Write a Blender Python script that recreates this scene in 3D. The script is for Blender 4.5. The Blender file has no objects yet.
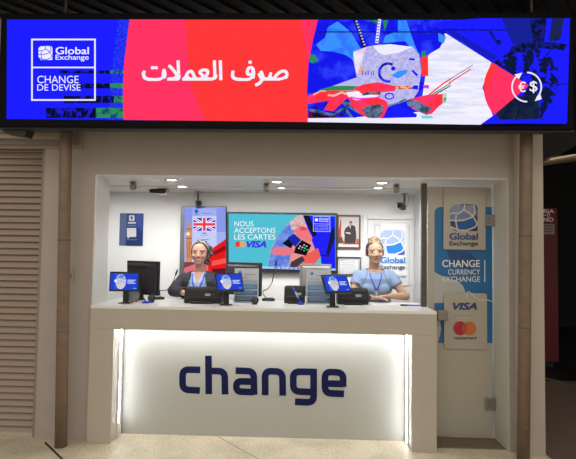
import bpy, bmesh, math, random
from mathutils import Vector, Matrix
from mathutils.bvhtree import BVHTree
random.seed(7)
S = bpy.context.scene
COL = S.collection
PI = math.pi

# ------------------------------------------------------------------ camera
YAW, PITCH, ROLL, FPX, CY, CZ = .0322, .0447, .0142, 480.0, -3.9232, 1.5628
def cam_axes():
    cy, sy, cp, sp = math.cos(YAW), math.sin(YAW), math.cos(PITCH), math.sin(PITCH)
    f = Vector((-sy*cp, cy*cp, sp)); r = Vector((cy, sy, 0)); u = r.cross(f)
    c, s = math.cos(ROLL), math.sin(ROLL)
    return c*r + s*u, -s*r + c*u, f
AR, AU, AF = cam_axes()
CAM = Vector((0, CY, CZ))
def ray(px, py): return AF + (px-288)/FPX*AR + (229.5-py)/FPX*AU
def at(px, py, Y):
    d = ray(px, py); return CAM + d*((Y-CY)/d.y)
def atz(px, py, Z):
    d = ray(px, py); return CAM + d*((Z-CZ)/d.z)
cd = bpy.data.cameras.new('camera'); cd.sensor_width = 36; cd.lens = FPX*36/576
cd.clip_start = .05
co = bpy.data.objects.new('camera', cd); COL.objects.link(co)
co.matrix_world = Matrix.Translation(CAM) @ Matrix((AR, AU, -AF)).transposed().to_4x4()
S.camera = co

# ------------------------------------------------------------------ materials
def lin(c):
    c /= 255.0
    return c/12.92 if c <= .04045 else ((c+.055)/1.055)**2.4
def rgb(c): return (lin(c[0]), lin(c[1]), lin(c[2]), 1)
_M = {}
def P(c, rough=.5, metal=0.0, noise=0.0, scale=8.0, bump=0.0, spec=.5, key=None):
    """a plain painted / plastic / cloth surface with a little procedural mottling"""
    k = ('P', tuple(c), rough, metal, noise, scale, bump, spec, key)
    if k in _M: return _M[k]
    m = bpy.data.materials.new('surface'); m.use_nodes = True
    nt = m.node_tree; b = nt.nodes['Principled BSDF']
    b.inputs['Base Color'].default_value = rgb(c)
    b.inputs['Roughness'].default_value = rough
    b.inputs['Metallic'].default_value = metal
    b.inputs['Specular IOR Level'].default_value = spec
    if noise or bump:
        tc = nt.nodes.new('ShaderNodeTexCoord'); n = nt.nodes.new('ShaderNodeTexNoise')
        n.inputs['Scale'].default_value = scale; n.inputs['Detail'].default_value = 5
        nt.links.new(tc.outputs['Object'], n.inputs['Vector'])
        if noise:
            mx = nt.nodes.new('ShaderNodeMix'); mx.data_type = 'RGBA'
            a = [max(0, v*(1-noise)) for v in rgb(c)[:3]]; d = [min(1, v*(1+noise*.6)) for v in rgb(c)[:3]]
            mx.inputs[6].default_value = (*a, 1); mx.inputs[7].default_value = (*d, 1)
            nt.links.new(n.outputs['Fac'], mx.inputs[0]); nt.links.new(mx.outputs[2], b.inputs['Base Color'])
        if bump:
            bp = nt.nodes.new('ShaderNodeBump'); bp.inputs['Strength'].default_value = bump; bp.inputs['Distance'].default_value = .01
            nt.links.new(n.outputs['Fac'], bp.inputs['Height']); nt.links.new(bp.outputs['Normal'], b.inputs['Normal'])
    _M[k] = m; return m
def E(c, s=1.0):
    k = ('E', tuple(c), s)
    if k in _M: return _M[k]
    m = bpy.data.materials.new('glow'); m.use_nodes = True; nt = m.node_tree
    nt.nodes.remove(nt.nodes['Principled BSDF']); e = nt.nodes.new('ShaderNodeEmission')
    e.inputs[0].default_value = rgb(c); e.inputs[1].default_value = s
    nt.links.new(e.outputs[0], nt.nodes['Material Output'].inputs[0])
    _M[k] = m; return m
def EN(c1, c2, scale=20.0, pos=.5, soft=.04, s=1.0, stretch=(1, 1, 1), c3=None):
    """an emitting screen area whose pixels break up between colours"""
    k = ('EN', tuple(c1), tuple(c2), scale, pos, soft, s, stretch, c3)
    if k in _M: return _M[k]
    m = bpy.data.materials.new('glow_mottled'); m.use_nodes = True; nt = m.node_tree
    nt.nodes.remove(nt.nodes['Principled BSDF']); e = nt.nodes.new('ShaderNodeEmission'); e.inputs[1].default_value = s
    tc = nt.nodes.new('ShaderNodeTexCoord'); mp = nt.nodes.new('ShaderNodeMapping'); mp.inputs['Scale'].default_value = stretch
    n = nt.nodes.new('ShaderNodeTexNoise'); n.inputs['Scale'].default_value = scale; n.inputs['Detail'].default_value = 6; n.inputs['Roughness'].default_value = .6
    r = nt.nodes.new('ShaderNodeValToRGB')
    r.color_ramp.elements[0].position = pos-soft; r.color_ramp.elements[0].color = rgb(c1)
    r.color_ramp.elements[1].position = pos+soft; r.color_ramp.elements[1].color = rgb(c2)
    if c3:
        q = r.color_ramp.elements.new(min(.98, pos+.12)); q.color = rgb(c3)
    nt.links.new(tc.outputs['Object'], mp.inputs[0]); nt.links.new(mp.outputs[0], n.inputs['Vector'])
    nt.links.new(n.outputs['Fac'], r.inputs[0]); nt.links.new(r.outputs[0], e.inputs[0])
    nt.links.new(e.outputs[0], nt.nodes['Material Output'].inputs[0])
    _M[k] = m; return m
def terrazzo():
    m = bpy.data.materials.new('terrazzo'); m.use_nodes = True; nt = m.node_tree; b = nt.nodes['Principled BSDF']
    tc = nt.nodes.new('ShaderNodeTexCoord')
    v = nt.nodes.new('ShaderNodeTexNoise'); v.inputs['Scale'].default_value = 75; v.inputs['Detail'].default_value = 3
    r = nt.nodes.new('ShaderNodeValToRGB'); e = r.color_ramp.elements
    e[0].position = .30; e[0].color = rgb((96, 78, 56)); e[1].position = .40; e[1].color = rgb((222, 208, 180))
    q = e.new(.62); q.color = rgb((228, 216, 190)); q = e.new(.72); q.color = rgb((240, 232, 212))
    n = nt.nodes.new('ShaderNodeTexNoise'); n.inputs['Scale'].default_value = 3.0; n.inputs['Detail'].default_value = 6
    r2 = nt.nodes.new('ShaderNodeValToRGB'); r2.color_ramp.elements[0].position = .3; r2.color_ramp.elements[0].color = (.72, .70, .66, 1); r2.color_ramp.elements[1].position = .6
    mx = nt.nodes.new('ShaderNodeMix'); mx.data_type = 'RGBA'; mx.blend_type = 'MULTIPLY'; mx.inputs[0].default_value = 1
    nt.links.new(tc.outputs['Object'], v.inputs['Vector']); nt.links.new(tc.outputs['Object'], n.inputs['Vector'])
    nt.links.new(v.outputs['Fac'], r.inputs[0]); nt.links.new(n.outputs['Fac'], r2.inputs[0])
    nt.links.new(r.outputs[0], mx.inputs[6]); nt.links.new(r2.outputs[0], mx.inputs[7])
    nt.links.new(mx.outputs[2], b.inputs['Base Color']); b.inputs['Roughness'].default_value = .42
    return m
WALL = P((178, 166, 157), .75, noise=.10, scale=5, bump=.04)
WALLPALE = P((186, 175, 160), .7, noise=.10, scale=5)
WHITE = P((226, 226, 222), .55)
BOOTH = P((232, 233, 232), .6)
SOFFIT = P((204, 203, 198), .4)
COUNTER = P((186, 177, 162), .38, noise=.03, scale=3)
BLACK = P((22, 22, 25), .35)
BLACKMATT = P((26, 26, 28), .6)
DGREY = P((58, 58, 62), .45)
SILVER = P((150, 150, 154), .4, .3)
CHROME = P((170, 168, 165), .28, .9)
STEEL = P((150, 142, 132), .38, .7, noise=.25, scale=60)
NAVY = P((20, 25, 66), .7, spec=.12)

# ------------------------------------------------------------------ mesh builder
class MB:
    def __init__(s): s.v, s.f, s.m, s.sm, s.mats = [], [], [], [], []
    def mi(s, mat):
        if mat not in s.mats: s.mats.append(mat)
        return s.mats.index(mat)
    def add(s, vs, fs, mat, smooth=False):
        o = len(s.v); s.v += [Vector(v) for v in vs]; i = s.mi(mat)
        for f in fs: s.f.append([o+k for k in f]); s.m.append(i); s.sm.append(smooth)
        return s
    def bm(s, b, mat, smooth=False, M=None):
        b.verts.index_update()
        vs = [(M @ v.co) if M else v.co.copy() for v in b.verts]
        s.add(vs, [[v.index for v in f.verts] for f in b.faces], mat, smooth); b.free(); return s
    def box(s, x0, x1, y0, y1, z0, z1, mat, bev=0.0, M=None, seg=2):
        b = bmesh.new(); bmesh.ops.create_cube(b, size=1)
        for v in b.verts: v.co = Vector(((x0+x1)/2+v.co.x*(x1-x0), (y0+y1)/2+v.co.y*(y1-y0), (z0+z1)/2+v.co.z*(z1-z0)))
        if bev: bmesh.ops.bevel(b, geom=b.edges[:], offset=bev, segments=seg, affect='EDGES', profile=.5)
        return s.bm(b, mat, False, M)
    def loft(s, rings, mat, caps=True, smooth=True):
        n = len(rings[0]); vs = [p for r in rings for p in r]; fs = []
        for i in range(len(rings)-1):
            for k in range(n): fs.append((i*n+k, i*n+(k+1) % n, (i+1)*n+(k+1) % n, (i+1)*n+k))
        if caps: fs.append(tuple(range(n-1, -1, -1))); fs.append(tuple(range((len(rings)-1)*n, len(rings)*n)))
        return s.add(vs, fs, mat, smooth)
    def tube(s, pts, r, mat, n=10, caps=True):
        pts = [Vector(p) for p in pts]; rr = r if isinstance(r, (list, tuple)) else [r]*len(pts)
        rings = []; prev = None
        for i, p in enumerate(pts):
            t = (pts[min(i+1, len(pts)-1)]-pts[max(i-1, 0)]).normalized()
            if prev is None:
                a = Vector((0, 0, 1)) if abs(t.z) < .9 else Vector((1, 0, 0)); u = t.cross(a).normalized()
            else:
                u = (prev - t*prev.dot(t)).normalized()
            prev = u; w = t.cross(u)
            rings.append([p + rr[i]*(math.cos(2*PI*k/n)*u + math.sin(2*PI*k/n)*w) for k in range(n)])
        return s.loft(rings, mat, caps)
    def lathe(s, prof, mat, c=(0, 0, 0), n=24, axis='z', caps=True):
        c = Vector(c); rings = []
        for r, h in prof:
            ring = []
            for k in range(n):
                a = 2*PI*k/n; x, y = r*math.cos(a), r*math.sin(a)
                q = Vector((x, y, h)) if axis == 'z' else (Vector((x, -h, y)) if axis == 'y' else Vector((h, x, y)))
                ring.append(c+q)
            rings.append(ring)
        return s.loft(rings, mat, caps)
    def prism(s, poly, y0, y1, mat, M=None):
        """poly in x,z extruded along y"""
        n = len(poly); vs = [Vector((x, y0, z)) for x, z in poly]+[Vector((x, y1, z)) for x, z in poly]
        fs = [tuple(range(n)), tuple(range(2*n-1, n-1, -1))]+[(i, n+i, n+(i+1) % n, (i+1) % n) for i in range(n)]
        if M: vs = [M @ v for v in vs]
        return s.add(vs, fs, mat)
    def ball(s, c, r, mat, sc=(1, 1, 1), seg=20, rings=14, M=None):
        b = bmesh.new(); bmesh.ops.create_uvsphere(b, u_segments=seg, v_segments=rings, radius=r)
        for v in b.verts: v.co = Vector((v.co.x*sc[0]+c[0], v.co.y*sc[1]+c[1], v.co.z*sc[2]+c[2]))
        return s.bm(b, mat, True, M)
    def mesh(s, name):
        me = bpy.data.meshes.new(name); me.from_pydata([tuple(v) for v in s.v], [], s.f)
        for m in s.mats: me.materials.append(m)
        me.polygons.foreach_set('material_index', s.m); me.polygons.foreach_set('use_smooth', s.sm)
        me.update(); b = bmesh.new(); b.from_mesh(me); bmesh.ops.recalc_face_normals(b, faces=b.faces[:]) if s.fixn else None
        b.to_mesh(me); b.free(); me.update(); return me
    fixn = True
    def build(s, name, parent=None):
        """link as one object; a child's vertices are given in world space when the parent is unrotated"""
        if parent is not None:
            o = parent
            off = Vector((0, 0, 0)); loc = False
            while o is not None: off += Vector(o.location); loc = loc or bool(o.get('_local')); o = o.parent
            if not loc: s.v = [v-off for v in s.v]
        me = s.mesh(name); ob = bpy.data.objects.new(name, me); COL.objects.link(ob)
        if parent is not None: ob.parent = parent
        return ob
def thing(name, label, cat, loc=(0, 0, 0), rot=(0, 0, 0), group=None, local=False):
    o = bpy.data.objects.new(name, None); COL.objects.link(o); o.empty_display_size = .1
    o.location = loc; o.rotation_euler = rot; o['label'] = label; o['category'] = cat
    if group: o['group'] = group
    if local: LOCAL.add(o.name); o['_local'] = 1
    return o
LOCAL = set()
def tag(o, label, cat, group=None):
    o['label'] = label; o['category'] = cat
    if group: o['group'] = group
    return o
def struct(o, label=None, cat=None):
    o['kind'] = 'structure'
    if label: o['label'] = label
    if cat: o['category'] = cat
    return o
def origin_to(o, p):
    p = Vector(p); o.data.transform(Matrix.Translation(-p)); o.location = p; return o

# ------------------------------------------------------------------ flat art on planes
_T = {}
def text_geo(body, bold=0.0, shear=0.0, spacing=1.0, font=None):
    k = (body, bold, shear, spacing)
    if k in _T: return _T[k]
    c = bpy.data.curves.new('lettering', 'FONT'); c.body = body; c.size = 1; c.offset = bold; c.shear = shear
    c.space_character = spacing; c.resolution_u = 4
    o = bpy.data.objects.new('lettering', c); COL.objects.link(o)
    dg = bpy.context.evaluated_depsgraph_get(); dg.update()
    me = bpy.data.meshes.new_from_object(o.evaluated_get(dg))
    vs = [(v.co.x, v.co.y) for v in me.vertices]; fs = [list(p.vertices) for p in me.polygons]
    bpy.data.objects.remove(o); bpy.data.curves.remove(c); bpy.data.meshes.remove(me)
    _T[k] = (vs, fs); return vs, fs
def arc(cx, cy, r, a0, a1, n=12, ry=None):
    ry = r if ry is None else ry
    return [(cx+r*math.cos(math.radians(a0+(a1-a0)*i/n)), cy+ry*math.sin(math.radians(a0+(a1-a0)*i/n))) for i in range(n+1)]
def rrect(x0, y0, x1, y1, r, n=4):
    return (arc(x0+r, y0+r, r, 180, 270, n)+arc(x1-r, y0+r, r, 270, 360, n)+arc(x1-r, y1-r, r, 0, 90, n)+arc(x0+r, y1-r, r, 90, 180, n))
class Art:
    """layers of flat coloured shapes on one plane; tf maps drawing coordinates to (x, z) on the plane"""
    def __init__(s, Y, tf=None, step=.0004):
        s.Y, s.n, s.step, s.mb = Y, 1, step, MB()
        s.mb.fixn = False
        s.tf = tf or (lambda px, py: (lambda q: (q.x, q.z))(at(px, py, Y)))
    def _add(s, pts, faces, mat):
        y = s.Y - s.n*s.step; s.n += 1
        vs = []
        for p in pts:
            x, z = s.tf(*p); vs.append((x, y, z))
        s.mb.add(vs, faces, mat); return s
    def poly(s, pts, mat): return s._add(pts, [list(range(len(pts)))[::-1]], mat)
    def rect(s, x0, y0, x1, y1, mat): return s.poly([(x0, y0), (x1, y0), (x1, y1), (x0, y1)], mat)
    def circle(s, cx, cy, r, mat, ry=None, n=28): return s.poly(arc(cx, cy, r, 0, 360-360/n, n-1, ry), mat)
    def stroke(s, pts, w, mat, closed=False):
        P_ = [Vector(p) for p in pts]; n = len(P_); L, R_ = [], []
        for i in range(n):
            a = P_[i-1] if (i > 0 or closed) else None; b = P_[(i+1) % n] if (i < n-1 or closed) else None
            d1 = (P_[i]-a).normalized() if a is not None else None; d2 = (b-P_[i]).normalized() if b is not None else None
            d1 = d1 if d1 is not None else d2; d2 = d2 if d2 is not None else d1
            n1 = Vector((-d1.y, d1.x)); n2 = Vector((-d2.y, d2.x)); m = (n1+n2)
            m = m.normalized() if m.length > 1e-6 else n1
            k = w/2/max(.35, m.dot(n1)); L.append(P_[i]+m*k); R_.append(P_[i]-m*k)
        fs = [[i, i+1, n+i+1, n+i] for i in range(n-1)]
        if closed: fs.append([n-1, 0, n, 2*n-1])
        return s._add([tuple(p) for p in L+R_], fs, mat)
    def text(s, body, x0, y1, x1, y0, mat, bold=.012, shear=0.0, spacing=1.0):
        """fit text between x0..x1, baseline box y1 (bottom) to y0 (top)"""
        vs, fs = text_geo(body, 0.0, shear, spacing)
        ax, bx = min(v[0] for v in vs), max(v[0] for v in vs); ay, by = min(v[1] for v in vs), max(v[1] for v in vs)
        d = bold*abs(y1-y0)*2.2
        for ox, oy in (((-d, -d*.6), (d, -d*.6), (-d, d*.6), (d, d*.6)) if d else ((0, 0),)):
            pts = [(x0+(v[0]-ax)/(bx-ax)*(x1-x0)+ox, y1+(v[1]-ay)/(by-ay)*(y0-y1)+oy) for v in vs]
            s._add(pts, fs, mat)
        return s
    def build(s, name, parent): return s.mb.build(name, parent)

def rpath0(pts, rad):
    out = []
    for i, p in enumerate(pts):
        if i in (0, len(pts)-1) or rad == 0: out.append(p); continue
        a, q, c = Vector(pts[i-1]), Vector(p), Vector(pts[i+1])
        d1, d2 = (a-q), (c-q); k = min(rad, d1.length*.49, d2.length*.49); s0 = q+d1.normalized()*k; s1 = q+d2.normalized()*k
        for j in range(7):
            tt = j/6; out.append(tuple((1-tt)**2*s0+2*tt*(1-tt)*q+tt*tt*s1))
    return out

def globe(A, x0, y0, x1, y1, cols, line):
    """the squared-off globe emblem: rounded tile, pale sphere bands, curved white meridians"""
    w, h = x1-x0, y1-y0; p = lambda u, v: (x0+u*w, y0+v*h)
    A.poly([p(u, v) for u, v in [(.08, .08), (.5, 0), (.92, .02), (1, .15), (1, .85), (.9, 1), (.2, 1), (.02, .85), (0, .5)]], cols[0])
    A.poly([p(u, v) for u, v in [(.0, .18), (.2, .05), (.5, .04), (.9, .06), (.98, .4), (.8, .52), (.45, .62), (0, .58)]], cols[1])
    A.poly([p(.03+.45*u, .02+.34*v) for u, v in arc(.5, .5, .5, 0, 345, 23)], cols[2])
    A.poly([p(u, v) for u, v in [(.52, .05), (.86, .03), (.95, .3), (.84, .42), (.5, .24)]], cols[2])
    A.poly([p(u, v) for u, v in [(.2, .62), (.6, .6), (.84, .46), (.95, .74), (.8, .95), (.55, 1), (.28, .98)]], cols[3])
    A.poly([p(u, v) for u, v in [(.72, 1.0), (1, .8), (1, 1)]], cols[4])
    lw = w*.05
    A.stroke([p(u, v) for u, v in [(0, .38), (.1, .33), (.3, .36), (.5, .22), (.53, .02)]], lw, line)
    A.stroke([p(u, v) for u, v in [(.5, .22), (.7, .33), (.86, .5), (.98, .72)]], lw, line)
    A.stroke([p(u, v) for u, v in [(0, .6), (.2, .62), (.5, .6), (.78, .5), (.92, .3), (.86, .03)]], lw, line)
    A.stroke([p(u, v) for u, v in [(.22, .4), (.2, .6), (.24, .85), (.3, 1)]], lw, line)
    A.stroke([p(u, v) for u, v in [(.02, .84), (.3, .97), (.6, .98), (.9, .86), (1, .72)]], lw, line)

# ================================================================== SETTING
ZO = 2.165                      # opening height
XL, XR = -1.735, 1.652          # opening edges in the wall
b = MB()
b.box(-2.172, XL, 0, .27, 0, 3.5, WALL)
b.box(XL, 1.905, 0, .27, ZO+.012, 3.5, WALL)
b.box(XR, 1.70, 0, .27, 0, ZO+.012, WALL)
b.box(-7, -2.172, 0, .27, 2.43, 3.5, WALL)
b.box(-7, -4.3, 0, .27, 0, 2.43, WALL)
struct(b.build('wall_front'))
b = MB(); b.box(1.70, 1.905, -.058, .27, 0, 3.5, WALLPALE, .004); struct(b.build('wall_right_pillar'))
b = MB()
b.box(XL, XL+.012, -.004, .268, 0, ZO+.012, WHITE); b.box(XR-.012, XR, -.004, .268, 0, ZO+.012, P((198, 194, 182), .55))
b.box(XL+.012, XR-.012, -.004, .268, ZO, ZO+.012, SOFFIT)
struct(b.build('trim_1'))
# booth room behind the opening
b = MB(); b.box(-2.25, 1.75, 1.12, 1.22, 0, 2.3, BOOTH); struct(b.build('wall_back'))
b = MB(); b.box(-2.25, -2.15, .27, 1.12, 0, 2.3, BOOTH); struct(b.build('wall_left'))
b = MB(); b.box(1.65, 1.75, .27, 1.12, 0, 2.3, BOOTH); struct(b.build('wall_right'))
b = MB(); b.box(-2.25, 1.75, .27, 1.22, ZO, ZO+.05, SOFFIT); struct(b.build('ceiling_booth'))
b = MB(); b.box(-2.1, 1.14, .60, .625, ZO-.012, ZO, WHITE, .002); struct(b.build('trim_2'))
# dark post standing between counter and glass door, short return wall behind it
POST = P((88, 76, 66), .35, noise=.65, scale=26)
b = MB(); b.box(1.022, 1.066, .25, .30, 1.1, ZO, POST, .002); struct(b.build('trim_3'))
b = MB(); b.prism([(0, 0), (.1, 0), (.1, 2.165), (0, 2.165)], 0, .25, BOOTH, Matrix.Translation((1.155, .86, 0)))
struct(b.build('wall_return'))
# terminal hall
FLOOR = terrazzo(); DARKJ = P((48, 40, 34), .8)
b = MB(); b.box(-9, 1.92, -9, 3, -.1, 0, FLOOR); b.box(1.92, 9, -9, -.9, -.1, 0, FLOOR)
def joint(p, q, w):
    p, q = Vector((p.x, p.y)), Vector((q.x, q.y)); d = (q-p).normalized(); p = p; q = p+d*4.5; n = Vector((-d.y, d.x))*w/2
    b.add([(p.x+n.x, p.y+n.y, .0008), (q.x+n.x, q.y+n.y, .0008), (q.x-n.x, q.y-n.y, .0008), (p.x-n.x, p.y-n.y, .0008)], [(0, 1, 2, 3)], DARKJ)
joint(atz(45, 442.5, 0), atz(62, 459, 0), .018); joint(atz(217, 436, 0), atz(258, 459, 0), .005)
struct(b.build('floor'))
b = MB(); b.box(1.92, 9, -.9, 2.2, -.1, -.0005, P((124, 103, 88), .7, noise=.35, scale=30)); struct(b.build('floor_corridor'))  # the corridor's low light is put into this darker floor colour
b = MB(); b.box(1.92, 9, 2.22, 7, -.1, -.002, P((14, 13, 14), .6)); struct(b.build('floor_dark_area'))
p0, p1 = atz(541, 378, 0), atz(577, 386.5, 0)
b = MB(); b.prism([(-.03, 0), (.03, 0), (.018, .02), (-.018, .02)], -.1, 1.6, P((120, 112, 104), .4, .5),
                  Matrix.Translation((p0.x, p0.y, 0)) @ Matrix.Rotation(math.atan2(p1.y-p0.y, p1.x-p0.x)-PI/2, 4, 'Z'))
struct(b.build('trim_4'))
DK = P((26, 25, 27), .8)  # near-black wall colour paints in the dimness of the corridor
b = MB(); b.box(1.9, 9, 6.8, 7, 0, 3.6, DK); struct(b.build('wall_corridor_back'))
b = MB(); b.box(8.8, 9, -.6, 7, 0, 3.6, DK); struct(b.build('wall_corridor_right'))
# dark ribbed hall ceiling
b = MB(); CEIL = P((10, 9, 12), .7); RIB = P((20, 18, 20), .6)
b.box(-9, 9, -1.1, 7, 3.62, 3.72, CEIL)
for i in range(46):
    x = -4.5+i*.2
    b.box(x, x+.025, -1.1, 3, 3.605, 3.62, RIB, M=Matrix.Translation((0, 0, 0)) @ Matrix.Translation((x, 0, 0)) @ Matrix.Rotation(-.7, 4, 'Z') @ Matrix.Translation((-x, 0, 0)))
struct(b.build('ceiling'))
# threshold under the door
b = MB(); b.box(1.07, 1.64, .04, .262, .0005, .008, P((120, 104, 84), .7, noise=.3, scale=20), .002); struct(b.build('floor_threshold'))
# moulded cornice over the shutter
b = MB(); CORN = P((158, 142, 128), .7)
b.box(-4.3, -1.852, -.03, 0, 2.385, 2.72, CORN, .004)
b.box(-4.3, -1.885, -.07, -.03, 2.41, 2.72, P((128, 120, 116), .7), .006)
b.box(-4.3, -1.93, -.12, -.07, 2.45, 2.72, CORN, .008)
b.box(-4.3, -1.97, -.15, -.12, 2.49, 2.72, P((110, 106, 108), .7), .006)
struct(b.build('trim_5'))
# lit wing of the corridor ceiling
q = [at(543, 163, 1.6), at(550, 157, 1.6), at(590, 152, 1.6), at(590, 156, 1.6), at(556, 161, 1.6)]
b = MB(); b.prism([(v.x, v.z) for v in q], 1.6, 1.9, P((150, 128, 104), .6)); struct(b.build('ceiling_wing'))
q = [at(550, 160, 1.59), at(551, 158.4, 1.59), at(572, 154.6, 1.59), at(590, 152.8, 1.59), at(572, 156, 1.59)]
b = MB(); b.prism([(v.x, v.z) for v in q], 1.592, 1.6, E((255, 225, 180), .45)); tag(b.build('cove_light'), 'dim glowing light line along the corridor ceiling edge at upper right', 'light')
q = [at(541, 130, 2.2), at(600, 130, 2.2), at(600, 134, 2.2), at(576, 145, 2.2), at(553, 159, 2.2), at(541, 164, 2.2)]
b = MB(); b.prism([(v.x, v.z) for v in q], 2.2, 2.5, P((52, 48, 50), .8)); struct(b.build('ceiling_slope'))

# ================================================================== ROLLER SHUTTER
t = thing('louvred_shutter', 'closed beige louvred shutter at the left edge, under a moulded cornice', 'shutter', (-3.2, .06, 0))
SH = P((168, 150, 134), .6, noise=.06, scale=4); SHF = P((150, 134, 122), .6)
b = MB(); n = 44; pitch = 2.40/n
for i in range(n):
    z = .03+i*pitch
    prof = [(.085, z+pitch+.004), (.048, z+.006), (.046, z+.001), (.052, z-.002), (.095, z+pitch-.006)]
    vs = [Vector((-4.28, y, zz)) for y, zz in prof]+[Vector((-2.215, y, zz)) for y, zz in prof]
    b.add(vs, [(0, 1, 2, 3, 4), (9, 8, 7, 6, 5)]+[(k, 5+k, 5+(k+1) % 5, (k+1) % 5) for k in range(5)], SH)
b.build('louvre_panel', t)
b = MB(); b.box(-2.215, -2.173, .035, .12, .0, 2.43, SHF, .004); b.build('side_rail', t)
b = MB(); b.box(-4.3, -4.28, .035, .12, .0, 2.43, SHF, .004); b.build('side_rail', t)
b = MB(); b.box(-4.28, -2.215, .04, .11, .0, .035, P((190, 180, 165), .4), .004); b.build('bottom_rail', t)
b = MB(); b.box(-4.28, -2.215, .10, .14, .03, 2.43, P((60, 52, 46), .8)); b.build('backing', t)

# ================================================================== SIGN PIPES
def pipe(name, bot, top, label, joints):
    o = thing(name, label, 'pipe', bot, group='sign support pipes')
    PM = P((128, 107, 88), .55, noise=.35, scale=14)
    b = MB(); B, T = Vector(bot), Vector(top); b.tube([B, B.lerp(T, .33), B.lerp(T, .66), T], .046, PM, 20); b.build('tube', o)
    d = (T-B).normalized()
    for k in joints: b = MB(); b.tube([B+d*k, B+d*(k+.012)], .0475, P((110, 90, 74), .6), 20); b.build('joint_ring', o)
    return o
pipe('support_pipe', (-1.889, -.125, 0), (-1.889, -.235, 2.9), 'rusty brown pipe left of the counter, between shutter and booth', (.9, 1.62))
pipe('support_pipe', (1.70, -.128, 0), (1.70, -.235, 2.9), 'rusty brown pipe right of the glass door, against the pillar', (.25, 1.0, 1.7))

# ================================================================== LED BILLBOARD
SY = -.45
t = thing('led_billboard', 'wide glowing LED billboard with Arabic lettering above the kiosk', 'sign', (-.18, SY+.1, 2.45))
b = MB(); b.box(-2.30, 1.935, SY+.001, SY+.15, 2.462, 3.325, P((8, 8, 12), .6, spec=.1), .006)
b.build('housing', t)
b = MB(); b.box(-2.31, 1.945, SY+.03, SY+.10, 2.452, 2.466, P((60, 58, 62), .5, .3)); b.build('lower_rail', t)
for x in (-1.85, 1.68):
    b = MB(); b.tube([(x, SY+.09, 3.32), (x, SY+.09, 3.62)], .011, P((70, 68, 68), .5, .4), 10); b.build('hanging_rod', t)
for x in (-1.889, 1.70):
    b = MB(); b.box(x-.05, x+.05, -.3, -.2825, 2.55, 2.8, DGREY); b.build('pipe_clamp', t)
b = MB(); b.prism([(-2.28, 2.462), (-2.10, 2.462), (-2.12, 2.405), (-2.28, 2.43)], SY+.06, SY+.16, BLACK); b.build('bracket', t)
BL, DN, SK, PK, RD = (28, 30, 255), (14, 20, 70), (58, 146, 255), (255, 52, 98), (255, 56, 58)
LV, WH, GN, TL = (186, 184, 236), (238, 236, 255), (46, 142, 84), (70, 112, 138)
eBL, eSK, ePK, eRD, eLV, eWH, eGN, eTL = E(BL), E(SK), E(PK), E(RD), E(LV), E(WH), E(GN), E(TL)
NVB = EN((16, 24, 60), BL, 16, .53, .02)
NV = EN((12, 18, 40), (24, 30, 130), 30, .5, .05)
SHIRT = EN((22, 24, 235), (44, 62, 255), 8, .56, .06)
SKY = EN((48, 120, 255), SK, 14, .46, .06)
PAPER = EN((172, 168, 228), (200, 198, 244), 60, .5, .1)
WPAP = EN((222, 222, 248), (246, 244, 255), 14, .48, .1, stretch=(.4, 1, 3))
GLIT = EN((14, 22, 60), (28, 32, 200), 26, .5, .03, c3=(40, 130, 80))
TEAL = EN((24, 60, 78), (98, 128, 158), 22, .5, .08)
HAND = EN((255, 50, 60), (255, 56, 104), 8, .5, .08)
A = Art(SY, step=.0003)
A.poly([(7, 19.5), (568, 20), (565, 124), (6.5, 119)], eBL)
A.poly([(118, 19.6), (130, 19.6), (124, 66), (123, 119.8), (108, 119.8), (112, 70)], EN((24, 26, 225), (44, 64, 255), 60, .5, .1))
# broken-up strips at lower left
GS = EN((10, 14, 34), (28, 32, 210), 20, .54, .03, stretch=(1, 1, .6)); GG = EN((28, 70, 120), GN, 24, .46, .05)
for (x0, x1, xg, y0, y1) in ((60, 118, 110, 70.5, 73.5), (78, 118, 110, 83.5, 88.5), (64, 118, 114, 96, 103), (46, 100, 96, 108, 118)):
    A.rect(x0, y0, x1, y1, GS); A.rect(xg, y0, 126, y1, GG)
# red field
A.poly([(129.6, 19.6), (318, 20), (313, 40), (308.7, 62), (307, 90), (307.8, 122.2), (123.5, 120), (123, 90), (124.5, 60)], eRD)
A.poly([(129.6, 19.6), (185, 19.7), (188, 60), (191, 88), (206, 121), (123.5, 120), (123, 90), (124.5, 60)], ePK)
A.poly([(301, 19.9), (318, 20), (313, 40), (308.7, 62), (307, 90), (306, 50)], ePK)
# photograph of hands passing papers
PHX = [(318, 20), (568, 20), (565, 124), (307.8, 122.2), (307, 90), (308.7, 62), (313, 40)]
A.poly(PHX, SHIRT)
c2 = lambda P_: [(300+x/7.2, 15+y/7.2) for x, y in P_]
c3 = lambda P_: [(370+x/7.2, 15+y/7.2) for x, y in P_]
c4 = lambda P_: [(300+x/7.2, 70+y/7.2) for x, y in P_]
c5 = lambda P_: [(370+x/7.2, 70+y/7.2) for x, y in P_]
A.poly(c2([(190, 130), (180, 165), (115, 215), (150, 260), (240, 265), (330, 290), (385, 330), (440, 250), (370, 130), (330, 95), (270, 48), (200, 90)]), SKY)
A.poly(c3([(200, 40), (260, 40), (290, 130), (330, 240), (365, 300), (300, 250), (250, 190), (90, 205), (110, 150), (200, 120)]), SKY)
A.poly(c2([(75, 285), (110, 290), (135, 330), (90, 350), (68, 340)]), eGN)
A.poly(c2([(460, 40), (560, 40), (560, 80), (530, 60)]), GG); A.poly(c3([(95, 40), (130, 40), (115, 90), (100, 120)]), GG)
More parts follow.
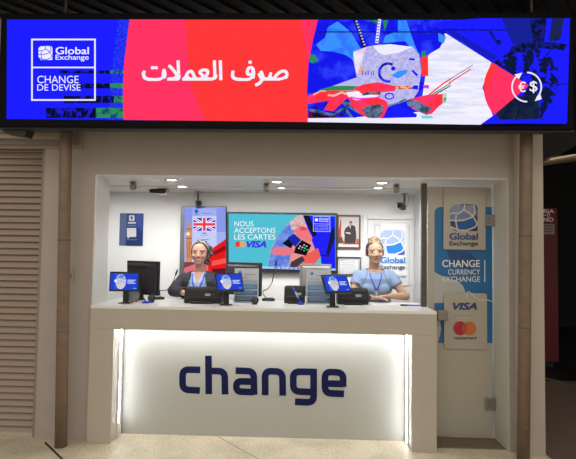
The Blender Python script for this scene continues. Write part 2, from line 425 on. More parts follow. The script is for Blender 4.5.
# right side of the photo: pale table, sleeve, blue glitch field
A.poly([(445, 33.5), (491, 62.5), (482, 88), (492.5, 116), (480, 125), (307.8, 122.2), (308, 119), (350, 118), (420, 112), (428, 56)], WPAP)
A.poly(c3([(260, 40), (430, 40), (540, 150), (535, 180), (500, 240), (415, 290), (365, 312), (330, 240), (290, 130)]), SHIRT)
A.poly(c3([(490, 130), (545, 160), (530, 210), (492, 190)]), eSK)
A.poly(c3([(365, 310), (372, 265), (400, 260), (395, 300)]), eGN)
A.rect(318, 31.8, 470, 33, NV)
A.poly(c3([(360, 315), (415, 290), (418, 440), (372, 445)]), eRD)
# forearms and hands
A.poly(c4([(95, 185), (200, 130), (400, 58), (520, 90), (576, 110), (576, 200), (330, 175)]), eLV)
A.poly([(353, 52), (367, 47), (380, 45), (412, 47), (419, 55), (421, 72), (418, 92), (413, 99), (385, 108), (366, 98), (357, 80), (353, 60)], PAPER)
A.poly(c3([(20, 225), (140, 213), (310, 233), (205, 275), (100, 292), (60, 275)]), eWH)
A.poly(c2([(385, 275), (480, 232), (455, 290), (440, 360), (410, 432), (395, 370)]), EN((236, 200, 240), (240, 236, 255), 16, .5, .1))
A.poly(c2([(420, 420), (450, 370), (460, 400), (450, 432)]), E((236, 172, 112)))
A.stroke([(388+9*math.cos(a), 73+9*math.sin(a)) for a in [math.radians(-60-d) for d in range(0, 230, 15)]], 2.6, EN((20, 24, 120), (40, 60, 255), 30, .5, .05))
A.poly(c5([(150, 45), (200, 10), (270, 0), (260, 30), (200, 65)]), eSK); A.circle(393, 69, 2.2, eBL)
A.stroke(c3([(280, 320), (320, 325)]), 2, eBL); A.stroke(c5([(300, 5), (340, 45)]), 2.2, eBL)
for k, x in enumerate((362, 365, 367.5, 370.5, 372.5)): A.rect(x, 71+k % 2, x+.9, 75.5, E((90, 40, 220)))
A.rect(392, 86.5, 418, 89.5, EN((60, 20, 60), RD, 40, .42, .05, c3=(230, 190, 130)))
A.poly(c5([(310, 115), (345, 115), (340, 145), (300, 140)]), eBL)
A.poly(c4([(130, 150), (230, 120), (330, 118), (430, 122), (560, 118), (576, 128), (440, 148), (330, 150), (180, 155)]), eGN)
A.poly(c4([(45, 192), (150, 152), (300, 152), (576, 150), (576, 185), (450, 190), (440, 172), (340, 160), (430, 240), (576, 232), (576, 262), (430, 268), (420, 305), (340, 205), (240, 300), (170, 292), (210, 225), (45, 250)]), HAND)
A.poly(c5([(-120, 140), (-50, 108), (60, 92), (170, 118), (185, 140), (176, 156), (0, 172), (-80, 160)]), HAND)
A.poly(c4([(330, 165), (420, 155), (445, 180), (560, 185), (576, 205), (400, 222), (345, 195)]), WPAP)
A.stroke(c4([(360, 200), (420, 212), (540, 205), (576, 196)]), 1.6, E((250, 50, 220)))
A.stroke(c4([(200, 185), (245, 190), (300, 165), (335, 180)]), 1.8, E((226, 200, 168))); A.stroke(c4([(95, 185), (150, 155), (185, 158)]), 1.2, E((226, 200, 168)))
A.poly(c4([(440, 190), (470, 165), (576, 162), (576, 182), (520, 180)]), TEAL)
A.poly(c4([(60, 300), (60, 275), (180, 235), (200, 240), (160, 300), (240, 310), (300, 270), (420, 360), (260, 372)]), EN((24, 28, 235), (40, 20, 70), 20, .55, .05))
A.poly(c4([(290, 240), (320, 235), (440, 330), (576, 340), (576, 262), (430, 270), (420, 310), (360, 235)]), TEAL)
A.stroke(c4([(60, 292), (140, 305), (230, 328), (320, 275), (380, 360)]), 2.6, TEAL)
A.poly(c4([(60, 300), (150, 322), (235, 345), (272, 335), (275, 374), (62, 352)]), EN((24, 14, 30), (120, 20, 44), 12, .52, .05))
A.poly(c5([(200, 250), (335, 325), (330, 345), (70, 352)]), eBL)
A.poly(c5([(-150, 250), (-60, 215), (60, 205), (110, 225), (132, 258), (100, 330), (80, 352), (0, 356), (-60, 330)]), HAND)
A.poly(c5([(-60, 290), (-20, 262), (50, 252), (100, 262), (80, 330), (30, 356), (-20, 345)]), EN((40, 60, 70), (110, 130, 170), 16, .5, .1, c3=(190, 40, 60)))
A.stroke([(389+4.2*math.cos(math.radians(a)), 97+2.8*math.sin(math.radians(a))) for a in range(0, 360, 24)], 1.3, eBL, True)
A.stroke(c5([(130, 262), (190, 245), (255, 215)]), 1.3, TEAL); A.poly(c5([(190, 240), (255, 208), (250, 232), (205, 248)]), TEAL)
A.stroke(c5([(420, 185), (520, 105), (576, 70)]), 1.4, eRD); A.stroke(c5([(430, 190), (576, 100)]), 1.0, eGN); A.stroke(c5([(450, 190), (576, 118)]), 1.2, TEAL)
A.stroke([(448, 84), (470, 70)], 1.2, eRD); A.stroke([(446, 82), (472, 66)], .7, eTL)
A.poly(c5([(255, 225), (320, 205), (420, 182), (548, 178), (535, 235), (490, 268), (440, 320), (400, 330), (300, 285)]), HAND)
A.poly(c5([(255, 225), (290, 215), (345, 232), (440, 285), (400, 325), (340, 300), (268, 262)]), EN((50, 80, 100), (110, 140, 190), 14, .5, .1, c3=(180, 30, 60)))
A.poly(c5([(360, 335), (440, 335), (450, 362), (380, 370)]), E((120, 214, 224)))
A.poly(c5([(518, 180), (548, 172), (540, 240), (515, 245)]), EN(GN, (190, 220, 190), 30, .5, .1))
A.poly(c5([(375, 115), (420, 115), (418, 140), (385, 140)]), E((216, 60, 240)))
A.poly([(307.8, 119), (350, 118.5), (420, 119.5), (482, 118), (480, 125), (307.8, 122.2)], eWH)
# straps with writing
A.stroke(c2([(395, 42), (462, 242)]), 3.6, NV)
for k in range(9): A.rect(355.2+k*.98, 22+k*2.9, 357.0+k*.98, 23.6+k*2.9, E((190, 190, 220)))
A.stroke(c3([(66, 42), (45, 212)]), 3.0, eWH)
for k in range(8): A.rect(377.6-k*.3, 22+k*2.9, 379.6-k*.3, 23.2+k*2.9, eBL)
# blue side with cracks
A.poly([(482, 19.9), (568, 20), (565, 124), (480, 125), (492.5, 116), (527, 87), (491, 62.5), (445, 33.5), (430, 26), (450, 22)], eBL)
A.poly([(445, 33.5), (452, 32), (496, 58), (491, 62.5)], E((24, 30, 190)))
A.poly([(492, 64), (505, 55), (522, 49), (540, 50), (536, 62), (526, 76), (520, 82)], NVB)
A.poly([(500, 19.9), (534, 20), (537, 45), (520, 47), (511, 46)], E((22, 34, 150)))
A.poly([(528, 20), (545, 20), (542, 44), (532, 46)], NV); A.poly([(550, 20), (562, 20), (558, 42), (547, 43)], EN((30, 40, 70), (24, 30, 120), 20, .5, .1))
A.poly([(510, 48), (524, 44), (548, 44), (565, 46), (562, 52), (540, 50), (522, 52), (506, 58)], NV)
A.poly([(534, 62), (548, 58), (556, 70), (556, 86), (552, 100), (538, 120), (506, 118), (500, 112), (520, 100)], NVB)
A.poly([(494, 115), (512, 98), (536, 96), (538, 120), (498, 121)], EN((16, 24, 60), (30, 44, 60), 10, .5, .1))
A.stroke([(488, 33), (494, 42), (497, 44)], 2.4, NV); A.circle(497, 44, 2.6, NV)
A.stroke([(432, 31.6), (480, 31.8), (506, 32)], 1.3, NV)
for pl in ([(527, 88), (520, 104), (514, 122)], [(536, 92), (540, 106), (540, 121)], [(530, 70), (524, 58), (514, 50)], [(542, 84), (556, 86), (566, 85)], [(540, 62), (550, 50), (556, 36)]):
    A.stroke(pl, 1.1, NV)
A.poly([(527, 87), (490, 64)]+arc(521, 89.5, 39, 221, 137, 10)[1:-1]+[(492.5, 116)], ePK)
A.poly([(490, 64), (496, 67.5), (488.5, 80), (487, 92), (482.2, 92), (483, 80)], eRD)
A.build('display', t)
# lettering and emblems on the display
W = E((240, 240, 255))
A = Art(SY-.031, step=.0003)
A.stroke([(32, 39.5), (95, 39.5), (95, 100), (32, 100)], 1.6, W, True); A.stroke([(32, 67.5), (95, 67.5)], 1.4, W)
globe(A, 38.5, 46, 52.5, 60, [W, W, W, W, W], eBL)
A.text('Global', 56, 54.4, 89, 47.3, W, .012); A.text('Exchange', 56, 61.6, 89, 55, W, .006)
A.text('CHANGE', 37.8, 83.6, 79, 76, W, .0); A.text('DE DEVISE', 37.8, 91, 81, 84.6, W, .0)
A.text('\ufe95\ufefc\ufee4\ufecc\ufedf\ufe8d \ufed1\ufeae\ufebb'.replace('\ufed1\ufeae\ufebb', '\ufed1\ufeae\ufebb'), 143, 86.5, 288, 61, W, .009)
# heavier baselines of the Arabic words
ca = lambda P_: [(140+x/3.2, y/3.2) for x, y in P_]
for pl in ([(11, 232), (12, 246), (24, 256), (62, 256), (74, 250), (76, 228)], [(296, 236), (296, 248), (308, 256), (350, 256), (360, 246), (361, 222)],
           [(88, 255), (126, 255), (126, 240)], [(136, 255), (232, 255), (244, 250), (244, 240)], [(392, 255), (450, 255), (470, 246)], [(380, 236), (388, 254)]):
    A.stroke(ca(rpath0(pl, 10)), 2.7, W)
cx, cy, r = 526, 87.5, 14.6
A.stroke([(cx+r*math.cos(math.radians(a)), cy+r*math.sin(math.radians(a))) for a in range(-88, 45, 6)], 1.5, W)
A.stroke([(cx+r*math.cos(math.radians(a)), cy+r*math.sin(math.radians(a))) for a in range(88, 238, 6)], 1.5, W)
A.poly([(515.6, 77.4), (513.8, 75.0), (521.6, 73.2), (518.4, 79.6)], W); A.poly([(536, 97.4), (534, 101.6), (541, 99.6), (539.6, 94.6)], W)
A.text('€', 517.6, 92.6, 525, 82.2, W, .004); A.text('$', 528.8, 93.6, 536.4, 81.6, W, .004)
A.build('lettering', t)

# ================================================================== COUNTER
CF = -.05; CL, CR = -1.7215, 1.068; IL, IR = -1.525, .872
t = thing('service_counter', 'white service counter with backlit front panel reading change', 'counter', (-.33, .2, 0))
b = MB(); b.box(CL, CR, CF, .592, 1.075, 1.1, P((236, 235, 230), .3), .002); b.build('worktop', t)
b = MB(); b.box(CL, CR, CF+.0005, .14, .909, 1.0745, COUNTER, .002); b.build('fascia', t)
for x0, x1 in ((CL, IL), (IR, CR)):
    b = MB(); b.box(x0, x1, CF+.0005, .14, 0.0005, .9085, COUNTER, .002); b.build('leg', t)
b = MB(); b.box(IL-.03, IR+.03, .165, .185, 0.0005, .95, P((172, 172, 164), .5)); b.build('back_panel', t)
for x0, x1 in ((CL, CL+.02), (CR-.02, CR)):
    b = MB(); b.box(x0, x1, .19, .58, 0.0005, 1.074, COUNTER); b.build('side_panel', t)
LED = E((246, 249, 255), 38.0)
ALU = P((225, 225, 222), .4)
for x0, x1, s in ((IL, IL+.012, 1), (IR-.012, IR, -1)):
    b = MB(); b.box(x0, x1, .07, .14, .004, .905, ALU); ch = b.build('led_channel', t)
    xa = x1 if s > 0 else x0-.004
    b = MB(); b.box(xa, xa+.003, .076, .088, .12 if s > 0 else .02, .90, LED); b.build('led_strip', ch)
b = MB(); b.box(IL+.02, IR-.02, .03, .05, .899, .9085, LED); b.build('led_strip', t)
# the word on the panel, drawn with rounded strokes
A = Art(.1648, step=.0004)
cp = lambda x, y: (150+x/2.304, 320+y/2.304)
rpath = rpath0
SW = 15.6
letters = [[(116, 115), (75, 114), (75, 160.5), (115, 162.5)], [(134.5, 82), (135.5, 171)], [(136, 117), (172, 118), (173, 171.5)],
           [(197, 116.5), (239, 118), (240, 172)], [(240, 142), (199, 141), (199, 164.5), (240, 166)], [(265.5, 173), (265, 117), (305, 119), (306, 174)],
           [(377, 119.5), (330, 118.5), (330, 164), (377, 166)], [(377, 112), (377, 190), (334, 188)],
           [(447, 170), (403, 168), (403, 119), (445, 121), (445, 154)], [(445, 147), (404, 146)]]
for L in letters: A.stroke([cp(*p) for p in rpath(L, 15)], SW/2.304, NAVY)
A.build('lettering', t)

# ================================================================== GLASS DOOR
DY = .25
t = thing('glass_door', 'narrow frosted glass door with blue exchange graphics right of the counter', 'door', (1.08, DY, 0))
DOOR = P((176, 170, 154), .3)
b = MB(); b.box(1.072, 1.614, DY, DY+.012, .022, 2.135, DOOR, .002); b.build('leaf', t)
BD = P((34, 104, 158), .4, noise=.08, scale=3)
BDK = P((28, 72, 128), .4); CRE = P((206, 198, 184), .4); CLOUD = P((178, 178, 172), .5)
A = Art(DY, step=.0003)
A.poly(arc(440.5, 213, 6, 180, 270, 6)+[(491.8, 207), (492.6, 343), (434.4, 343), (434.5, 240)], BD)
A.poly([(447, 250), (470, 252), (478, 262), (470, 270), (450, 262)], BDK)
A.poly([(434.4, 272), (442, 276), (449, 279), (457, 280), (463, 286), (466, 293), (462, 299), (452, 301), (443, 303), (434.4, 303)], CLOUD)
A.poly([(434.4, 322), (440, 320), (441, 330), (438, 343), (434.4, 343)], CLOUD)
WL = P((232, 230, 224), .4)
A.text('CHANGE', 442.3, 267, 479.8, 260, WL, .008); A.text('CURRENCY', 448, 274.6, 480, 269.4, WL, .0); A.text('EXCHANGE', 442.5, 281.8, 480, 276.4, WL, .0)
A.rect(484.2, 260, 485.1, 282, WL)
A.build('graphic', t)
CARD = P((176, 169, 153), .35)
c0, c1 = at(443, 184, DY), at(485, 250, DY)
b = MB(); b.box(c0.x, c1.x, DY-.018, DY-.010, c1.z, 2.13, CARD, .003); o = b.build('logo_card', t)
A = Art(DY-.0182, step=.0003)
GC = [P((36, 62, 112), .4), P((110, 128, 160), .4), P((132, 142, 166), .4), P((24, 84, 150), .4), P((24, 40, 90), .4)]
globe(A, 450, 204, 477.5, 231, GC, CRE)
A.text('Global', 449.6, 239.6, 477.6, 233.2, P((32, 66, 128), .4), .02); A.text('Exchange', 449.6, 246.8, 477.6, 241.2, P((40, 44, 70), .4), .008)
A.build('logo', o)
c0, c1 = at(443.5, 292.5, DY), at(486.5, 349, DY)
b = MB(); b.prism([(c0.x+x, c1.z+z) for x, z in rrect(0, 0, c1.x-c0.x, c0.z-c1.z, .02)], DY-.016, DY-.008, CARD); o = b.build('payment_card', t)
A = Art(DY-.0162, step=.0003)
A.text('VISA', 453.3, 309.6, 476.5, 303, P((36, 62, 118), .4), .035, .3); A.rect(453, 315.2, 476, 315.7, P((150, 140, 126), .5))
MR, MO = P((176, 30, 52), .4), P((196, 106, 52), .4)
A.circle(460.2, 328.2, 7.0, MR); A.circle(469.3, 328.4, 7.0, MO)
A.poly([(464.8, 323), (466.6, 326), (466.9, 328.5), (466.4, 331), (464.8, 333.6), (463.2, 331), (462.6, 328.5), (463, 326)], P((188, 70, 44), .4))
A.text('mastercard', 454, 339.2, 476, 336.4, P((52, 48, 56), .4), .012)
A.build('logo', o)
for (px, py, h) in ((488.5, 220.5, .10), (489.8, 403.5, .10)):
    c = at(px, py, DY); b = MB(); b.box(c.x-.045, 1.638, DY-.02, DY-.001, c.z-h/2, c.z+h/2, CHROME, .004)
    b.box(c.x-.02, c.x+.012, DY-.028, DY-.018, c.z-h*.28, c.z+h*.28, STEEL, .003); b.build('hinge', t)
c = at(442, 315, .2); b = MB(); b.box(c.x-.045, c.x+.04, .16, DY-.001, c.z-.042, c.z+.042, STEEL, .006); b.build('latch', t)
# white cord hanging over the payment card
b = MB(); pts = [(467.5, 301), (467.3, 292), (468.6, 291.2), (474, 296.5), (479.5, 300.6), (486, 299.6), (494, 302)]
b.tube([at(x, y, DY-.021) for x, y in pts], .0032, P((235, 233, 225), .5), 8)
tag(b.build('hanging_cord'), 'thin white cord hooked over the payment card on the glass door', 'cord')

# ================================================================== WALL SOCKET, RED TOTEM
t = thing('power_socket', 'small pale wall socket beside the left pipe', 'socket', at(70.5, 274, 0))
c = at(70.5, 274, 0); b = MB(); b.box(c.x-.03, c.x+.03, -.012, 0, c.z-.055, c.z+.055, P((176, 162, 148), .5), .004); b.build('plate', t)
b = MB(); b.lathe([(.016, .012), (.016, .016), (.012, .016), (.012, .013)], P((120, 108, 98), .5), (c.x, 0, c.z-.015), 16, 'y'); b.build('outlet', t)
TY = 3.0
q0, q1 = at(541, 208, TY), at(559, 362, TY)
t = thing('red_totem', 'tall dark red sign totem standing in the dark corridor', 'sign', (q1.x-.3, TY+.05, 0))
RT = P((98, 6, 24), .6)
b = MB(); b.box(q1.x-.62, q1.x, TY, TY+.12, q1.z, q0.z, RT, .004); b.build('body', t)
b = MB(); b.box(q1.x-.5, q1.x-.1, TY-.05, TY+.2, 0, q1.z-.0005, P((20, 18, 20), .6)); b.build('base', t)
A = Art(TY, step=.0006); PWH = P((225, 205, 205), .5)
A.text('RIA', 543.5, 213, 554, 209.4, PWH, .03); A.rect(542.4, 214.8, 546.4, 215.7, PWH); A.stroke(arc(548.4, 215.2, 1.3, 0, 330, 11), .8, PWH, True); A.text('NO', 543.4, 221.6, 553, 217.6, PWH, .03)
A.build('lettering', t)
A = Art(TY-.01, step=.0006); PB = P((150, 128, 122), .6)
A.rect(541, 223.8, 554.5, 234.4, PB)
for y in (225.6, 228.2, 230.8): A.rect(541, y, 553, y+.7, P((70, 40, 44), .6))
A.build('notice', t)

# ================================================================== BACK WALL ITEMS
BW = 1.12
# customer poster on the left
c0, c1 = at(120.3, 213.2, BW), at(142.8, 245.8, BW)
t = thing('mounted_poster', 'blue poster with small white square stickers on the wall left of the clerks', 'poster', (c0.x, BW, c1.z))
b = MB(); b.box(c0.x, c1.x, BW-.008, BW-.0005, c1.z, c0.z, P((28, 52, 110), .35)); b.build('sheet', t)
A = Art(BW-.0081, step=.0004)
A.poly([(120.5, 213.4), (127, 213.4), (125.5, 245.4), (119.3, 245.4)], P((78, 98, 140), .4)); A.poly([(136, 213.6), (143, 213.7), (142.4, 232), (137, 226)], P((36, 66, 150), .4))
WS = P((205, 205, 205), .5)
A.poly(rrect(129, 215.2, 134.6, 220.8, .8), WS); A.poly([(131, 216.4), (132.6, 216.4), (133, 219), (131.4, 219.8), (130.6, 218)], P((50, 90, 160), .5))
A.rect(128, 222, 136, 223.6, WS); A.rect(127, 225, 136, 226.2, P((40, 130, 180), .4))
A.poly([(127, 228), (136.3, 228), (136.3, 237), (129.6, 237), (128, 238.8), (127.6, 237), (127, 237)], WS)
A.rect(127, 239.4, 137, 240, P((120, 140, 180), .5))
A.build('print', t)
# portrait information screen
c0, c1 = at(183.6, 207.2, BW), at(226.6, 207, BW); zb = 1.24
t = thing('mounted_screen', 'upright screen showing the British flag and a clock tower behind the dark-haired clerk', 'screen', (-1.04, BW, zb))
b = MB(); b.box(c0.x-.012, c1.x+.004, BW-.07, BW-.0005, zb, c0.z+.01, P((120, 122, 128), .35, .5), .004); b.build('housing', t)
A = Art(BW-.0705, step=.0004)
K = -.07
f = lambda pts: pts
A.poly([(184.3, 208), (225.6, 207.6), (226, 296), (184.3, 296)], E((138, 152, 232)))
A.poly([(184.3, 232), (225.8, 232), (226, 264), (184.3, 264)], E((164, 176, 240)))
A.poly([(192.4, 208.6), (216.4, 208.4), (216.8, 262), (192.4, 262)], E((196, 206, 246)))
A.poly([(192.4, 208.6), (216.4, 208.4), (216.5, 216), (192.4, 216)], E((160, 176, 236)))
A.circle(196.4, 211.2, 2.0, E((40, 100, 220))); A.rect(194.6, 214, 198.6, 214.8, E((90, 120, 200))); A.rect(201.5, 213, 212.5, 213.8, E((126, 146, 214)))
fx0, fx1, fy0, fy1 = 193.6, 215.2, 218, 230.8
FB, FR, FW = E((40, 44, 230)), E((232, 64, 84)), E((244, 240, 250))
A.rect(fx0, fy0, fx1, fy1, FB)
for s in (0, 1): A.stroke([(fx0, fy0 if s == 0 else fy1), (fx1, fy1 if s == 0 else fy0)], 2.6, FW)
for s in (0, 1): A.stroke([(fx0+.4, fy0 if s == 0 else fy1), (fx1-.4, fy1 if s == 0 else fy0)], .9, FR)
mx, my = (fx0+fx1)/2, (fy0+fy1)/2
A.rect(mx-2.4, fy0, mx+2.4, fy1, FW); A.rect(fx0, my-2.2, fx1, my+2.2, FW); A.rect(mx-1.4, fy0, mx+1.4, fy1, FR); A.rect(fx0, my-1.3, fx1, my+1.3, FR)
A.rect(202.4, 232.8, 206.4, 233.7, E((60, 76, 200))); A.rect(200.6, 235, 208.4, 235.6, E((140, 150, 220))); A.rect(201, 239.4, 209, 240, E((80, 96, 220)))
TW, TD = E((214, 146, 104)), E((150, 92, 62))
A.poly([(186.4, 262), (186.2, 238), (186.6, 229), (188.4, 224), (189.5, 217.5), (190.4, 224), (191.8, 229), (192.2, 262)], TW)
A.rect(186.4, 228.6, 192, 229.6, TD); A.rect(186.2, 238, 192.2, 239, TD); A.circle(188.3, 234, 1.7, E((250, 240, 226)))
for x in (187.2, 189.2, 191): A.rect(x, 241, x+.6, 258, TD)
A.rect(184.3, 262, 195, 272, E((120, 70, 72))); A.poly([(184.3, 268), (200, 262), (226, 270), (226, 296), (184.3, 296)], E((226, 112, 120)))
BU, BUD = E((226, 30, 30)), E((150, 16, 26))
A.poly([(208, 262), (213, 248), (226, 239), (226, 280), (209, 276)], BU); A.poly([(213, 252), (226, 245), (226, 250), (213, 256)], BUD)
A.poly([(212, 261), (226, 258), (226, 263), (212, 266)], E((250, 90, 80))); A.poly([(212, 269), (226, 268), (226, 276), (213, 275)], E((90, 30, 40)))
A.build('display', t)
# landscape television
c0, c1 = at(227.6, 212.6, BW), at(336.4, 271.8, BW)
t = thing('mounted_television', 'landscape wall screen advertising accepted cards between the two clerks', 'television', ((c0.x+c1.x)/2, BW, c1.z))
b = MB(); b.box(c0.x-.004, c1.x+.004, BW-.055, BW-.0005, c1.z-.01, c0.z+.004, P((46, 48, 54), .35), .003); b.build('housing', t)
A = Art(BW-.0555, step=.0004)
tv = lambda P_: [(225+x/5.0, 210+y/5.0) for x, y in P_]
A.poly([(228.6, 213.6), (335.4, 215.4), (335.6, 270.6), (228.8, 267.6)], E((82, 192, 212)))
A.poly(tv([(365, 27), (395, 27), (475, 260), (485, 297), (215, 288), (230, 195), (260, 135), (310, 72)]), E((236, 150, 140)))
A.poly(tv([(300, 85), (345, 45), (350, 100), (320, 170), (330, 200), (320, 292), (215, 288), (232, 195), (262, 133)]), EN((86, 120, 214), (132, 160, 236), 10, .5, .1))
A.poly(tv([(325, 60), (365, 27), (398, 27), (420, 90), (385, 75), (345, 100), (330, 100)]), EN((196, 150, 150), (236, 200, 200), 24, .5, .1))
A.poly(tv([(390, 27), (550, 32), (552, 303), (490, 298), (440, 170)]), E((34, 34, 250)))
A.poly(tv([(390, 27), (420, 27), (460, 125), (440, 135)]), E((22, 26, 40))); A.poly(tv([(530, 105), (548, 80), (550, 140), (520, 225), (505, 222)]), E((26, 30, 60)))
A.poly(tv([(470, 222), (525, 228), (520, 234), (470, 228)]), E((24, 28, 60)))
A.poly(tv([(330, 262), (465, 190), (480, 240), (430, 294), (330, 292)]), E((236, 96, 92))); A.poly(tv([(322, 292), (330, 260), (385, 230), (400, 250), (350, 293)]), E((66, 60, 70)))
A.poly(tv([(430, 294), (478, 234), (484, 297)]), E((82, 200, 214)))
A.poly(tv([(232, 202), (262, 182), (320, 188), (352, 200), (350, 216), (300, 226), (240, 222)]), E((236, 120, 132)))
A.poly(tv([(345, 100), (372, 84), (412, 90), (438, 140), (425, 162), (392, 150), (360, 128)]), E((238, 122, 130))); A.poly(tv([(372, 84), (400, 84), (410, 100), (380, 104)]), E((240, 70, 90)))
A.poly(tv([(308, 150), (330, 128), (362, 140), (330, 192), (286, 168)]), E((16, 18, 30)))
A.poly(tv([(312, 140), (345, 118), (382, 150), (350, 186)]), E((30, 40, 170)))
A.poly(tv([(352, 186), (386, 150), (432, 176), (405, 228), (345, 215)]), E((18, 18, 28)))
for k, (x, y, c) in enumerate([(372, 178, (220, 220, 230)), (384, 184, (220, 220, 230)), (396, 188, (90, 220, 140)), (366, 188, (220, 220, 230)), (378, 194, (220, 60, 80)), (392, 200, (60, 200, 90)), (392, 172, (200, 210, 220)), (404, 178, (200, 210, 220)), (408, 196, (80, 220, 140))]):
    A.rect(225+x/5, 210+y/5, 225+(x+7)/5, 210+(y+6)/5, E(c))
A.poly([(228.8, 265.2), (335.6, 268.6), (335.6, 270.6), (228.8, 267.6)], E((170, 206, 240)))
for k in range(8): A.rect(276+k*4.2, 267.3+k*.1, 278+k*4.2, 268.5+k*.1, E([(60, 70, 230), (40, 60, 220), (200, 120, 160), (60, 90, 230)][k % 4]))
VW = E((244, 246, 250))
A.text('NOUS', 234.6, 226.4, 253.6, 221.2, VW, .0); A.text('ACCEPTONS', 234.4, 233, 275.4, 227.8, VW, .0); A.text('LES CARTES', 234.4, 239.6, 275.4, 234.4, VW, .0)
A.circle(238.2, 244.2, 3.0, E((238, 60, 56))); A.circle(242.6, 244.2, 3.0, E((240, 160, 104)))
A.text('VISA', 247.2, 247.4, 266, 241.2, E((64, 56, 226)), .035, .3)
LB = E((170, 180, 255))
A.stroke([(313.4, 216.4), (329.8, 216.8), (329.8, 231.6), (313.4, 231.2)], .8, LB, True); A.stroke([(313.4, 223.8), (329.8, 224.2)], .6, LB)
A.rect(315, 218.4, 317.8, 221.4, VW); A.text('Global', 319, 220, 328.4, 218, VW, .01); A.text('Exchange', 319, 222.4, 328.4, 220.4, VW, .01); A.text('CHANGE', 315, 227, 328.4, 225, LB, .0); A.text('DE DEVISE', 315, 230, 328.4, 227.8, LB, .0)
A.build('display', t)
# portrait picture and certificate
c0, c1 = at(335.9, 214.8, BW), at(360.2, 248.6, BW)
t = thing('portrait_picture', 'brown-framed picture of a seated figure in a dark suit beside a red flag', 'picture', ((c0.x+c1.x)/2+.008, BW, c1.z))
FRM = P((104, 72, 60), .4); x0, x1 = c0.x+.012, c1.x
b = MB()
for bx in ((x0, x1, c0.z-.016, c0.z), (x0, x1, c1.z, c1.z+.016), (x0, x0+.016, c1.z+.016, c0.z-.016), (x1-.016, x1, c1.z+.016, c0.z-.016)): b.box(bx[0], bx[1], BW-.025, BW-.0005, bx[2], bx[3], FRM, .002)
b.build('frame', t)
b = MB(); b.box(x0+.015, x1-.015, BW-.01, BW-.0005, c1.z+.015, c0.z-.015, P((232, 228, 226), .5)); b.build('mount', t)
A = Art(BW-.0105, step=.0004); pp = lambda P_: [(330+x/9.175, 205+y/9.175) for x, y in P_]
A.poly(pp([(66, 100), (264, 106), (262, 362), (62, 360)]), P((214, 208, 210), .5))
A.poly(pp([(66, 102), (264, 108), (264, 118), (66, 114)]), P((206, 190, 150), .5))
A.poly(pp([(92, 130), (100, 130), (104, 180), (102, 290), (76, 300), (78, 240), (88, 180)]), P((196, 66, 66), .5))
A.poly(pp([(64, 300), (110, 290), (125, 350), (64, 355)]), P((104, 76, 64), .5, noise=.5, scale=60)); A.poly(pp([(120, 330), (262, 310), (262, 362), (120, 362)]), P((190, 70, 76), .5, noise=.4, scale=60))
A.poly(pp([(125, 350), (130, 290), (245, 285), (248, 350)]), P((190, 150, 100), .5))
SU = P((48, 46, 54), .5)
A.poly(pp([(132, 350), (136, 290), (128, 250), (140, 215), (172, 190), (212, 184), (232, 200), (240, 260), (238, 310), (232, 350)]), SU)
A.poly(pp([(178, 192), (190, 190), (186, 220)]), P((230, 228, 228), .5)); A.circle(330+190/9.175, 205+168/9.175, 1.5, P((196, 146, 116), .5), 1.9); A.circle(330+190/9.175, 205+156/9.175, 1.5, P((70, 54, 46), .5), .8)
A.poly(pp([(140, 250), (180, 250), (192, 264), (172, 268), (142, 258)]), P((220, 190, 180), .5))
A.build('print', t)
c0, c1 = at(337.2, 256.8, BW), at(360.4, 275, BW)
t = thing('certificate', 'black-framed certificate low on the wall beside the fair-haired clerk', 'certificate', ((c0.x+c1.x)/2, BW, c1.z))
b = MB(); z0, z1 = c1.z, c0.z
for bx in ((c0.x, c1.x, z1-.009, z1), (c0.x, c1.x, z0, z0+.009), (c0.x, c0.x+.009, z0+.009, z1-.009), (c1.x-.009, c1.x, z0+.009, z1-.009)): b.box(bx[0], bx[1], BW-.02, BW-.0005, bx[2], bx[3], P((40, 40, 46), .4))
b.build('frame', t)
b = MB(); b.box(c0.x+.008, c1.x-.008, BW-.008, BW-.0005, z0+.008, z1-.008, P((226, 228, 228), .5)); b.build('paper', t)
A = Art(BW-.0085, step=.0004)
for k in range(6): A.rect(341+(k % 2)*1.2, 260.4+k*2.1, 356-(k % 3), 260.8+k*2.1, P((178, 182, 188), .5))
A.stroke([(339.4, 258.8), (358.4, 259), (358.2, 273), (339.4, 272.8)], .4, P((170, 176, 190), .5), True)
A.build('print', t)
# door in the back wall
t = struct(bpy.data.objects.new('door_1', None)); COL.objects.link(t); t.location = (.9, BW, 0)
c0, c1 = at(363, 214.8, BW), at(414, 214.8, BW)
DW, DM = P((226, 227, 228), .5), P((212, 214, 216), .5); zt = c0.z; x0 = c0.x; x1 = 1.138
b = MB(); b.box(x0, x0+.045, BW-.02, BW-.0005, 0, zt, DW, .003); b.box(x0+.045, x1, BW-.02, BW-.0005, zt-.045, zt, DW, .003); b.build('door_frame', t)
b = MB(); b.box(x0+.05, x1-.002, BW-.012, BW-.0005, 0, zt-.05, DW); b.build('door_leaf', t)
b = MB(); xa, xb, za, zc = x0+.115, x1-.03, 1.22, zt-.10
for zz0, zz1 in ((za, zc), (.2, 1.15)):
    for bx in ((xa, xb, zz1-.014, zz1), (xa, xb, zz0, zz0+.014), (xa, xa+.014, zz0, zz1), (xb-.014, xb, zz0, zz1)): b.box(bx[0], bx[1], BW-.020, BW-.012, bx[2], bx[3], DM, .003)
b.build('panel_moulding', t)
c0, c1 = at(380.5, 223.6, BW), at(405.4, 276, BW)
t = thing('mounted_poster', 'white logo poster on the white door behind the fair-haired clerk', 'poster', ((c0.x+c1.x)/2, BW-.03, c1.z))
b = MB(); b.box(c0.x, c1.x, BW-.026, BW-.0205, c1.z, c0.z, P((238, 240, 242), .4)); b.build('sheet', t)
A = Art(BW-.0262, step=.0004)
